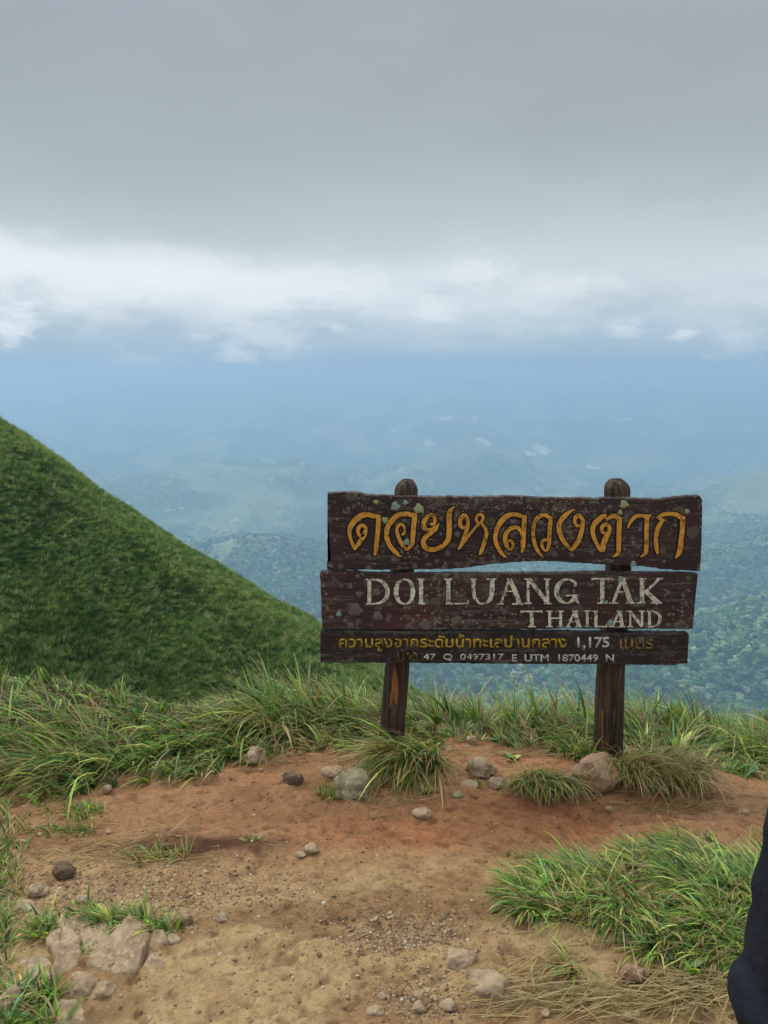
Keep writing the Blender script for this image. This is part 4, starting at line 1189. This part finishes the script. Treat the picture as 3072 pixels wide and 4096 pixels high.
# cracked bedrock
outc = empty('rock_outcrop', (*G(430, 3850), 0)); OL = np.array(outc.location)
tag(outc, 'cracked tan bedrock breaking through the dirt with grass in its joints', 'rock outcrop')
z6 = lambda p: (p[0]/1.508, 3300+p[1]/1.508)
SLABS = [
 ([(800,600),(880,650),(885,720),(850,790),(820,850),(740,880),(620,870),(540,840),(570,790),(640,720),(720,650),(760,615)], .050, 'largest smooth slab of the outcrop'),
 ([(510,600),(620,570),(720,610),(725,640),(660,690),(590,750),(520,780),(500,730),(495,660)], .050, None),
 ([(300,680),(400,650),(470,690),(480,740),(485,800),(440,860),(350,895),(320,860),(330,790),(290,730)], .042, None),
 ([(320,600),(420,560),(500,540),(600,540),(620,565),(500,600),(430,640),(340,660),(300,650)], .035, None),
 ([(895,640),(960,650),(1000,690),(1010,720),(930,730),(890,700)], .045, None),
 ([(905,735),(960,745),(985,800),(960,850),(880,880),(840,875),(870,820),(895,780)], .030, None),
 ([(1010,670),(1070,680),(1085,700),(1060,720),(1015,715)], .035, None),
 ([(215,780),(290,800),(320,870),(345,900),(260,910),(190,880),(170,820)], .026, None),
 ([(100,770),(200,775),(210,800),(160,840),(80,830)], .022, None)]
for i, (pl, h, lab) in enumerate(SLABS):
    P = np.array([G(*z6(p)) for p in pl]); c = P.mean(0)
    P = crom([(p[0]*1000, p[1]*1000, 0) for p in P], 8.0, True)[:-1, :2]/1000
    K = len(P); a_ = np.linspace(0, 2*pi, K, endpoint=False)
    prof = [(1.03, -.5), (1.0, .25), (.975, .66), (.93, .88), (.82, .97), (.6, 1.02), (.35, 1.05), (.12, 1.06)]
    base = float(gz(c[0], c[1]))-.012
    V = []
    for q, hh in prof:
        R_ = c + (P-c)*q*1.10
        zz_ = base + h*.55*hh + (.30*h*fbm(R_[:, 0]*9+i, R_[:, 1]*9, 4, 700+i) + .18*h*fbm(R_[:, 0]*40, R_[:, 1]*40, 3, 720))*(hh > 0) + (c[1]-R_[:, 1])*-.10
        R_ = R_ + .0035*np.stack([vn2(R_[:, 0]*60, R_[:, 1]*60, 3), vn2(R_[:, 0]*60, R_[:, 1]*60, 4)], 1)
        V.append(np.column_stack([R_-OL[:2], zz_]))
    V = np.concatenate(V+[np.array([[c[0]-OL[0], c[1]-OL[1], base+h*.585]])])
    Q = [(k*K+j, k*K+(j+1) % K, (k+1)*K+(j+1) % K, (k+1)*K+j) for k in range(len(prof)-1) for j in range(K)]
    top = (len(prof)-1)*K
    Q += [(top+j, top+(j+1) % K, len(V)-1, len(V)-1) for j in range(K)]
    bm = bmesh.new(); vs = [bm.verts.new(v) for v in V]
    for q in Q:
        q = list(dict.fromkeys(q)); bm.faces.new([vs[k] for k in q])
    bmesh.ops.recalc_face_normals(bm, faces=bm.faces)
    me = bpy.data.meshes.new('slab'); bm.to_mesh(me); bm.free()
    me.polygons.foreach_set('use_smooth', np.ones(len(me.polygons), bool)); me.materials.append(M['slab'])
    o = link('slab', me, outc)
    if lab: o['label'] = lab

# ------------------------------------------------------------------ grass
GREENS = np.array([(.028,.085,.014),(.070,.18,.026),(.15,.31,.045),(.30,.44,.075),(.50,.54,.14),(.16,.33,.14)])
STRAW = np.array([(.36,.29,.13),(.45,.36,.18),(.28,.21,.10),(.30,.13,.07)])
def blade_cols(n, straw, r, bright=1.0):
    g = GREENS[r.choice(len(GREENS), n, p=(.20,.26,.22,.14,.10,.08))]
    s = STRAW[r.choice(4, n, p=(.45,.25,.22,.08))]
    m = (r.uniform(0, 1, n) < straw)[:, None]
    c = np.where(m, s, g)*r.uniform(.55, 1.4, n)[:, None]*bright
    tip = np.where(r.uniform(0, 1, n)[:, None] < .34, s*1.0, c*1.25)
    return c, tip

def grass(name, xy, L, Wd, wind, wstr, straw, label, cat='grass', kind=None, seed=0, K=14, rad=.02, seg=5, tilt=(.05,.55), bend=(.6,1.7), bright=1.0, group=None, local=True):
    """xy: tuft centres; L, straw: per-tuft arrays or scalars; blades of one tuft share a lean"""
    r = np.random.default_rng(1000+seed)
    xy = np.asarray(xy); n = len(xy)
    L = np.broadcast_to(L, n); straw = np.broadcast_to(straw, n); wind = np.broadcast_to(wind, n)
    cx = np.repeat(xy[:, 0], K); cy = np.repeat(xy[:, 1], K)
    a = r.uniform(0, 2*pi, n*K); q = rad*np.sqrt(r.uniform(0, 1, n*K))
    bx, by = cx+q*np.cos(a), cy+q*np.sin(a)
    tw = np.repeat(wind+r.normal(0, .45, n), K)
    ex = np.cos(a)*(1-wstr)+np.cos(tw)*wstr+r.normal(0, .25, n*K); ey = np.sin(a)*(1-wstr)+np.sin(tw)*wstr+r.normal(0, .25, n*K)
    azm = np.arctan2(ey, ex)
    LL = np.repeat(L*r.uniform(.6, 1.25, n), K)*r.uniform(.45, 1.15, n*K)
    c, tip = blade_cols(n*K, np.repeat(straw, K), r, bright)
    w = Wd*r.gamma(4, .25, n*K)*r.uniform(.6, 1.2, n*K)
    base = np.stack([bx, by, gz(bx, by)-.006], 1)
    o0 = np.array((xy[:, 0].mean(), xy[:, 1].mean(), 0)) if local else np.zeros(3)
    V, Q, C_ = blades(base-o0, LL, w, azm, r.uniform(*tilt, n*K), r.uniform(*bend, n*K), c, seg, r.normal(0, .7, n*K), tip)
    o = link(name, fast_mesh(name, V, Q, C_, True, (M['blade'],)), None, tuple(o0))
    tag(o, label, cat, group, kind)
    return o

# the bank of long grass along the edge
LOWB = [(-3500,3400),(-1500,3240),(0,3165),(200,3180),(330,3160),(600,3115),(800,3090),(900,3075),(985,3030),(1100,3020),(1300,2990),(1450,3010),(1560,2985),(1800,2975),(2000,2968),(2200,2985),(2350,3020),(2450,3000),(2700,3020),(2850,3070),(3072,3110),(3600,3200),(5000,3300)]
lbw = np.array([G(*p) for p in LOWB])
TOPB = [(-3500,2700),(-600,2700),(0,2705),(300,2725),(500,2760),(700,2830),(850,2800),(950,2745),(1060,2690),(1250,2690),(1400,2720),(1600,2720),(1700,2745),(1850,2790),(1950,2810),(2100,2780),(2200,2790),(2350,2770),(2500,2760),(2650,2780),(2760,2800),(2850,2870),(3000,2840),(3300,2850),(5000,2850)]
def band_pts(n, r, back):
    x = r.uniform(-3.2, 3.0, n); ylo = np.interp(x, lbw[:, 0], lbw[:, 1]); yhi = edgeY(x)+back
    y = ylo+(yhi-ylo)*r.uniform(0, 1, n)
    inn = np.abs(x) < 1.9
    k = inn | (r.uniform(0, 1, n) < .45)
    k &= y > ylo
    return x[k], y[k], ylo[k]
tb = np.array(TOPB, float)
def top_z(x, y):
    px = 1536+x*F/(y*cos(PITCH)+1.5*sin(PITCH)); py = np.interp(px, tb[:, 0], tb[:, 1])
    v = py-2048; return CAM_H - y*(sin(PITCH)*F+cos(PITCH)*v)/(cos(PITCH)*F-sin(PITCH)*v)
r_ = np.random.default_rng(5)
def band(n, seed, back, W, straw0, wstr, name, label, hf=(.6,1.0), K=14, bend=(.6,1.7), tilt=(.05,.5), rad=.02, only=None):
    r = np.random.default_rng(seed)
    x, y, ylo = band_pts(n, r, back)
    if only is not None:
        k = only(x, y); x, y, ylo = x[k], y[k], ylo[k]
    room = top_z(x, y)-gz(x, y)
    room = np.clip(room, .05, .42)
    grow = np.clip((y-ylo)/.22, .30, 1)
    L = room*grow*r.uniform(*hf, len(x))*1.45
    L = np.clip(L, .05, .46)
    dead = np.clip(straw0+.25*fbm(x*3, y*3, 3, 60)+.12*(grow < .5), .03, .8)
    wd = pi + .35*fbm(x*1.5, y*1.5, 2, 66)*3 + np.where(x > .25, -1.1, 0)*0
    wd = np.where(x > .25, pi/2+1.0*fbm(x*3, y*3, 2, 68)*2.2, wd)
    return grass(name, np.stack([x, y], 1), L, W, wd, wstr, dead, label, 'grass', 'stuff', seed, K, rad, 5, tilt, bend, local=False)
band(2500, 31, .55, .0075, .16, .75, 'edge_grass', 'long wind-swept grass along the rim of the summit behind the sign', K=18, tilt=(.25,1.15), bend=(.9,2.1), rad=.012)
band(1100, 32, .30, .0022, .50, .5, 'edge_grass_stems', 'thin dry stems and fine blades mixed through the rim grass', (.6,1.05), 12, (.5,1.6), (.15,.8), .03)
# broad-leaved tall shoots that break the skyline
def shoots(pxs, seed, name, label):
    r = np.random.default_rng(seed); P = []; Ls = []; wnd = []
    for (px, py, tipy) in pxs:
        x, y = G(px, py); y = min(y, 3.42)
        for _ in range(3):
            xx, yy = x+r.normal(0, .02), y+r.normal(0, .03)
            P.append((xx, yy)); _, zt = PV(px, tipy, yy); Ls.append(max(.1, (zt-float(gz(xx, yy)))*1.12)); wnd.append(r.normal(pi*.75, .6))
    return grass(name, np.array(P), np.array(Ls), .011, np.array(wnd), .5, .12, label, 'grass', 'stuff', seed, 7, .014, 6, (.02,.35), (.3,1.3), local=False)
shoots([(960,2900,2700),(1050,2890,2665),(1120,2880,2650),(1210,2890,2690),(1300,2880,2700),(1400,2900,2720),(1770,2880,2735),(1840,2890,2760),(1920,2880,2765),(2060,2880,2740),(2120,2880,2715),(2150,2880,2705),(2210,2880,2740),(2260,2880,2720),(2340,2890,2740),
        (2530,2880,2745),(2580,2880,2750),(2640,2880,2770),(2700,2890,2790),(2755,2890,2745),(2790,2890,2775),(2850,2900,2815),(2900,2900,2820),(3000,2920,2820),(3040,2920,2840),(3100,2920,2830),
        (20,2900,2700),(180,2900,2690),(330,2900,2705),(480,2910,2740),(620,2920,2800),(3180,2920,2830)], 77, 'tall_shoots', 'broad-bladed shoots standing above the rim grass against the valley')

def ell(cx, cy, wx, wy, n, seed):
    r = np.random.default_rng(seed); a = r.uniform(0, 2*pi, n); q = np.sqrt(r.uniform(0, 1, n))
    c = G(cx, cy); return np.stack([c[0]+wx*q*np.cos(a), c[1]+wy*q*np.sin(a)], 1)
DL = -pi*.68      # droops toward the viewer and to the left
grass('grass_tuft', ell(1640,3055,.15,.075,80,1), .25, .0070, -pi*.74, .86, .55, 'big drooping grass tuft in front of the thinner post, hanging over the mottled boulder', 'grass tuft', seed=41, K=16, tilt=(.5,1.3), bend=(.6,1.2))
grass('grass_tuft', ell(1320,3175,.06,.02,9,2), .09, .004, DL, .4, .25, 'small dark green tuft beside the mottled boulder', 'grass tuft', seed=42, K=12)
grass('grass_tuft', ell(2175,3125,.125,.060,55,3), .17, .0046, -pi*.5, .72, .55, 'rounded drooping grass tuft next to the large brown boulder, between it and the pointed stone', 'grass tuft', seed=43, K=16, tilt=(.35,.9), bend=(.9,1.7))
grass('grass_tuft', ell(2620,3095,.175,.085,90,4), .23, .0048, -pi*.42, .70, .76, 'widest straw-coloured grass tuft, beside the thicker post and under the sign end', 'grass tuft', seed=44, K=16, tilt=(.25,.8), bend=(.9,1.8))
grass('grass_tuft', ell(2330,3010,.06,.03,12,5), .16, .0050, -pi*.5, .35, .2, 'pale green tuft just beside the thicker post where it meets the dirt', 'grass tuft', seed=45, K=12, tilt=(.05,.5))
grass('seedling', ell(1925,3128,.012,.008,3,6), .035, .010, 0, .1, .0, 'tiny green seedling beneath the smooth pointed stone', 'seedling', seed=46, K=5, rad=.004)
wk = [(2725,2985,.10,'weed with broad glossy leaves among the rim grass near the sign end'),(1715,3165,.045,'low leafy weed at the foot of the drooping tuft'),(2490,3040,.06,'leafy green weed at the foot of the thicker post'),
      (2050,3020,.05,'small leafy weed at the front of the rim grass between the posts'),(640,3060,.07,'leafy weed showing through the grass bank'),(2120,3560,.06,'leafy weed at the tip of the grass patch'),(2760,3900,.06,'pale broad-leaved weed where the grass patch meets the straw')]
for i_, (px, py, L_, lab) in enumerate(wk):
    grass('weed', ell(px, py, .03, .015, 4, 300+i_), L_, .022, 0, .1, .03, lab, 'weed', seed=310+i_, K=6, rad=.006, tilt=(.4,1.1), bend=(.2,.9), bright=1.1)
# grass patch in the foreground
r_ = np.random.default_rng(9)
bb = np.array(MATP); xs_ = r_.uniform(bb[:, 0].min(), bb[:, 0].max(), 3000); ys_ = r_.uniform(bb[:, 1].min(), bb[:, 1].max(), 3000)
k = inpoly(xs_, ys_, MATP) & (xs_ < 1.35); xs_, ys_ = xs_[k], ys_[k]
edge_d = np.min(np.hypot(xs_[:, None]-bb[None, :, 0], ys_[:, None]-bb[None, :, 1]), 1)
mn = fbm(xs_*5, ys_*6, 3, 88)
thin = mn > -.22 - .0*edge_d
xs_, ys_, mn = xs_[thin][:1250], ys_[thin][:1250], mn[thin][:1250]
grass('grass_patch', np.stack([xs_, ys_], 1), np.clip(.12+.09*mn, .06, .19), .0070, pi+.9*fbm(xs_*4, ys_*4, 2, 89)*2, .60, np.clip(.15-.3*mn+.2*(ys_ < 1.80), .04, .6), 'broad mat of fresh green grass on the bare ground beside the person', 'grass patch', seed=51, K=15, tilt=(.4,1.25), bend=(.8,1.9), bright=1.15)
grass('grass_patch_stems', np.stack([xs_, ys_], 1)[::2], .16, .0026, pi+.3, .6, .75, 'dry thin stems woven through the mat of fresh grass', 'dry grass', kind='stuff', seed=52, K=5, tilt=(.4,1.2), bend=(.4,1.2), local=False)
# straw litter: dry stems lying flat
def litter(n, seed, spec, name, label, Ls=(.06,.20), W=.0028):
    r = np.random.default_rng(seed); P = []
    for (px, py, sx, sy, w) in spec:
        m_ = int(n*w); P.append(np.array([G(a, b) for a, b in zip(r.normal(px, sx, m_), np.clip(r.normal(py, sy, m_), 3000, 4150))]))
    P = np.concatenate(P); n = len(P)
    az_ = r.normal(pi*.06, .35, n) + np.where(r.uniform(0, 1, n) < .25, r.uniform(-1, 1, n), 0) + np.where(r.uniform(0, 1, n) < .5, pi, 0)
    c = STRAW[r.choice(3, n)]*r.uniform(.7, 1.35, n)[:, None]
    base = np.stack([P[:, 0], P[:, 1], gz(P[:, 0], P[:, 1])+.004+r.uniform(0, .022, n)*(r.uniform(0, 1, n) < .6)], 1)
    L = r.uniform(*Ls, n)
    V, Q, C_ = blades(base, L, W*r.uniform(.6, 1.5, n), az_, r.normal(1.5, .06, n), r.normal(.10, .10, n), c, 4, r.normal(0, .2, n), c)
    # keep them resting on the ground
    V[:, 2] = np.maximum(V[:, 2], gz(V[:, 0], V[:, 1])+.0015)
    o = link(name, fast_mesh(name, V, Q, C_, True, (M['blade'],)))
    return tag(o, label, 'straw', kind='stuff')
litter(560, 61, [(2740,3970,180,36,.5),(2350,4000,150,22,.16),(2850,3850,120,50,.14),(2120,3930,70,60,.14)], 'straw_litter', 'flattened dry straw lying at the front of the grass mat')
litter(700, 62, [(450,3400,220,60,.3),(2250,2990,300,12,.2),(1250,3030,250,15,.2),(2700,3200,160,30,.15),(1550,3180,120,25,.15)], 'dry_grass_litter', 'stray dry stems lying on the dirt near the tufts', (.03,.10), .0018)
# lesser tufts
small = [
 ((620,3405,.10,.022,26), .055, .0050, .45, 'low creeping green and straw tuft on the dark dirt ridge'),
 ((475,3685,.095,.022,30), .075, .0055, .15, 'bright green tuft growing across the top of the cracked bedrock'),
 ((640,3715,.05,.020,14), .075, .0050, .20, 'short green tuft trailing over the end of the cracked bedrock'),
 ((170,3710,.060,.045,24), .07, .0055, .35, 'untidy green and straw tuft beside the cracked bedrock'),
 ((330,3640,.03,.02,7), .05, .0050, .10, 'sprig of green grass in a joint of the bedrock'),
 ((345,3800,.012,.03,7), .035, .0030, .30, 'thin line of grass growing in the middle crack of the bedrock'),
 ((100,3985,.08,.035,22), .085, .0060, .20, 'green tuft in the dirt in front of the bedrock, near the pinkish rock'),
 ((110,4085,.09,.02,16), .07, .0060, .15, 'green tuft at the lower picture edge beside the wide flat rock'),
 ((1010,3345,.03,.012,7), .03, .0035, .30, 'scrap of green moss-like grass on the dark dirt clod'),
 ((2085,3400,.04,.015,8), .04, .0040, .45, 'sparse sprig at the far edge of the grass mat'),
 ((2820,3345,.02,.010,5), .03, .0060, .00, 'little green sprout on the bare dirt beyond the grass mat'),
 ((3060,3330,.03,.02,6), .05, .0030, .60, 'wispy dry sprig beside the person'),
 ((300,3215,.12,.035,26), .05, .0045, .30, 'short grass spilling from the bank onto the pale dirt'),
 ((250,3290,.12,.020,18), .05, .0045, .40, 'thin straggling grass strip on the pale dirt below the bank'),
]
for i, ((px, py, wx, wy, n), L, W, st, lab) in enumerate(small):
    grass('grass_tuft', ell(px, py, wx, wy, n, 100+i), L, W, pi, .35, st, lab, 'grass tuft', seed=120+i, K=11, rad=.014, tilt=(.1,.9), bend=(.5,1.5), bright=1.1)
# short grass down the side of the dirt
r_ = np.random.default_rng(13)
ex_, ey_ = [], []
for _ in range(480):
    py = r_.uniform(3180, 4150); px = r_.normal(-60, 110)
    lim = np.interp(py, [3180,3300,3500,3620,3800,4100], [260,170,150,60,60,40])
    if px < lim*r_.uniform(.3, 1.1):
        g_ = G(px, py); ex_.append(g_[0]); ey_.append(g_[1])
grass('short_grass', np.stack([ex_, ey_], 1), .07, .0045, pi, .4, .35, 'short trampled grass bordering the bare dirt below the bank', 'grass', 'stuff', seed=150, K=10, rad=.018, tilt=(.1,1.0), bend=(.4,1.4), local=False)

# ------------------------------------------------------------------ person at the picture edge
def loft(name, rings, mat, parent, K=36, wr=.0, seed=0, cap=False):
    """rings: (x, y, z, rx, ry)"""
    Rg = np.array(rings, float); t = np.arange(len(Rg)); tt = np.linspace(0, len(Rg)-1, (len(Rg)-1)*9+1)
    I = np.stack([np.interp(tt, t, Rg[:, k]) for k in range(5)], 1)
    for _ in range(3):
        I[1:-1] = (I[:-2]+2*I[1:-1]+I[2:])/4
    a = np.arange(K)*2*pi/K; V = []
    for (x, y, z, rx, ry) in I:
        w = 1+wr*vn(np.cos(a)*1.6+seed, np.sin(a)*1.6, np.full(K, z*16), seed)+wr*.5*vn(np.cos(a)*3+seed, np.sin(a)*3, z*34+np.cos(a)*2, seed+2)
        V.append(np.stack([x+rx*w*np.cos(a), y+ry*w*np.sin(a), np.full(K, z)], 1))
    V = np.array(V); nv = len(V)
    Q = [(i*K+j, i*K+(j+1) % K, (i+1)*K+(j+1) % K, (i+1)*K+j) for i in range(nv-1) for j in range(K)]
    me = fast_mesh(name, V.reshape(-1, 3), Q, None, True, (mat,))
    bm = bmesh.new(); bm.from_mesh(me)
    if cap:
        bmesh.ops.holes_fill(bm, edges=[e for e in bm.edges if e.is_boundary])
    bmesh.ops.recalc_face_normals(bm, faces=bm.faces); bm.to_mesh(me); bm.free()
    return link(name, me, parent)

def skin(name, pts, edges, rad, mat, parent, sub=2):
    me = bpy.data.meshes.new(name); me.from_pydata(pts, edges, []); me.update()
    o = link(name, me, parent)
    md = o.modifiers.new('skin', 'SKIN'); md.use_smooth_shade = True
    for v, r in zip(me.skin_vertices[0].data, rad): v.radius = (r, r) if not isinstance(r, tuple) else r
    me.skin_vertices[0].data[0].use_root = True
    s = o.modifiers.new('sub', 'SUBSURF'); s.levels = sub; s.render_levels = sub
    me.materials.append(mat)
    return o

m_tr = mat_simple('navy_trouser_cloth', (.012,.015,.024), .85, 11, .5, .035, .2)
m_ja = mat_simple('black_jacket_cloth', (.010,.010,.012), .8, 200, .3, .001, .25)
m_sk = mat_simple('skin', (.42,.25,.17), .55, 60, .08, .0005, .4)
m_sh = mat_simple('shoe_leather', (.05,.035,.025), .6, 90, .3, .001, .3)
m_ha = mat_simple('dark_hair', (.012,.010,.009), .6, 300, .4, .003, .3)
PX, PY_ = .928, 1.22
person = empty('person', (PX, PY_, 0.0))
tag(person, 'person in dark navy trousers and black jacket, cut off beside the grass mat', 'person')
# coordinates relative to the person's base; faces the sign (+Y)
bp = [(0,0,.93),(0,.0,1.08),(0,.01,1.25),(0,0,1.40),(0,.005,1.50),(0,.02,1.60),
      (-.09,0,.90),(-.14,.01,.50),(-.15,-.02,.09),(-.15,.12,.05),
      (.09,0,.90),(.12,.01,.50),(.13,-.02,.09),(.13,.12,.05),
      (-.155,0,1.38),(-.175,.03,1.14),(-.10,.26,1.24),
      (.155,0,1.38),(.185,.03,1.14),(.10,.26,1.24)]
be = [(0,1),(1,2),(2,3),(3,4),(4,5),(0,6),(6,7),(7,8),(8,9),(0,10),(10,11),(11,12),(12,13),(3,14),(14,15),(15,16),(3,17),(17,18),(18,19)]
br = [.12,.115,.13,.085,.052,.06,.085,.055,.04,.035,.085,.055,.04,.035,.055,.042,.026,.055,.042,.026]
hands = [(-.10,.26,1.24), (.10,.26,1.24)]
for side, (hx, hy, hz), wi in ((1, hands[0], 16), (-1, hands[1], 19)):
    palm = len(bp); bp.append((hx+.02*side, hy+.05, hz+.03)); be.append((wi, palm)); br.append(.030)
    for f in range(4):
        k = len(bp)
        bp += [(hx+.035*side, hy+.065+.012*f, hz+.05+.02*(f-1.5)*-1), (hx+.062*side, hy+.085, hz+.055-.02*(f-1.5)), (hx+.075*side, hy+.06, hz+.055-.02*(f-1.5))]
        be += [(palm, k), (k, k+1), (k+1, k+2)]; br += [.0095, .0085, .007]
    k = len(bp); bp += [(hx+.03*side, hy+.03, hz+.075), (hx+.055*side, hy+.035, hz+.095)]; be += [(palm, k), (k, k+1)]; br += [.011, .009]
skin('body', bp, be, br, m_sk, person, 2)
# head with face
hm_ = bmesh.new(); bmesh.ops.create_uvsphere(hm_, u_segments=32, v_segments=24, radius=1)
for v in hm_.verts:
    x, y, z = v.co
    x *= .075*(1-.22*max(0, -z)); y *= .095; zz2 = z*.118
    if y > 0:
        y += .020*math.exp(-((x/.014)**2+((zz2+.012)/.022)**2))                     # nose
        y -= .010*(math.exp(-(((abs(x)-.030)/.014)**2+((zz2-.012)/.012)**2)))       # eye sockets
        y += .005*math.exp(-((x/.022)**2+((zz2+.052)/.007)**2))                     # lips
        y += .006*math.exp(-((x/.02)**2+((zz2+.095)/.018)**2))                      # chin
    x += math.copysign(.014, x)*math.exp(-((y/.016)**2+((zz2)/.028)**2)) if abs(x) > .055 else 0   # ears
    v.co = (x, y+.02, zz2+1.64)
mhd = bpy.data.meshes.new('head'); hm_.to_mesh(mhd); hm_.free(); mhd.polygons.foreach_set('use_smooth', np.ones(len(mhd.polygons), bool)); mhd.materials.append(m_sk)
link('head', mhd, person)
hh = bmesh.new(); bmesh.ops.create_uvsphere(hh, u_segments=32, v_segments=20, radius=1)
bmesh.ops.delete(hh, geom=[v for v in hh.verts if v.co.z < -.35 or (v.co.y > .45 and v.co.z < .45)], context='VERTS')
for v in hh.verts:
    n_ = 1+.02*math.sin(v.co.x*40)+.02*math.sin(v.co.z*31); v.co = (v.co.x*.086*n_, v.co.y*.106*n_+.012, v.co.z*.126*n_+1.65)
mhr = bpy.data.meshes.new('hair'); hh.to_mesh(mhr); hh.free(); mhr.polygons.foreach_set('use_smooth', np.ones(len(mhr.polygons), bool)); mhr.materials.append(m_ha)
ho = link('hair', mhr, person); so_ = ho.modifiers.new('thickness', 'SOLIDIFY'); so_.thickness = .012
TRL = [(-.150,-.01,.045,.085,.098),(-.155,-.005,.12,.082,.094),(-.158,.0,.30,.092,.105),(-.168,.01,.37,.106,.112),(-.172,.02,.41,.116,.120),(-.160,.01,.47,.098,.110),(-.158,.0,.62,.100,.115),(-.142,0,.72,.101,.122),(-.118,0,.82,.105,.13),(-.105,0,.92,.105,.13)]
loft('trouser_leg', TRL, m_tr, person, 64, .085, 3)
loft('trouser_leg', [(-x-.015, y, z, a, b) for x, y, z, a, b in TRL], m_tr, person, 48, .05, 8)
loft('jacket', [(0,-.005,.80,.225,.15),(0,-.005,.84,.222,.15),(0,0,.90,.195,.14),(0,0,1.05,.165,.125),(0,0,1.25,.175,.13),(0,0,1.36,.17,.12),(0,0,1.42,.125,.09),(0,0,1.46,.068,.066)], m_ja, person, 48, .04, 5)
for s in (-1, 1):
    skin('sleeve', [(s*.10,0,1.37),(s*.160,0,1.36),(s*.178,.03,1.14),(s*.115,.225,1.225)], [(0,1),(1,2),(2,3)], [.06,.068,.055,.040], m_ja, person, 2)
    loft('shoe', [(s*.145,.04,.0,.052,.145),(s*.145,.045,.02,.055,.15),(s*.145,.04,.045,.050,.135),(s*.145,0,.075,.045,.085),(s*.145,-.015,.11,.042,.055)], m_sh, person, 28, .01, 7, cap=True)
ph = bmesh.new(); bmesh.ops.create_cube(ph, size=1)
for v in ph.verts: v.co = (v.co.x*.15+0, v.co.y*.009+.335, v.co.z*.074+1.285)
bmesh.ops.bevel(ph, geom=ph.edges[:], offset=.003, segments=2, affect='EDGES')
mp = bpy.data.meshes.new('phone'); ph.to_mesh(mp); ph.free(); mp.materials.append(m_ja)
pho = link('phone', mp, None, (PX, PY_, 0.0)); tag(pho, 'black phone held in both hands by the person in the jacket', 'phone')
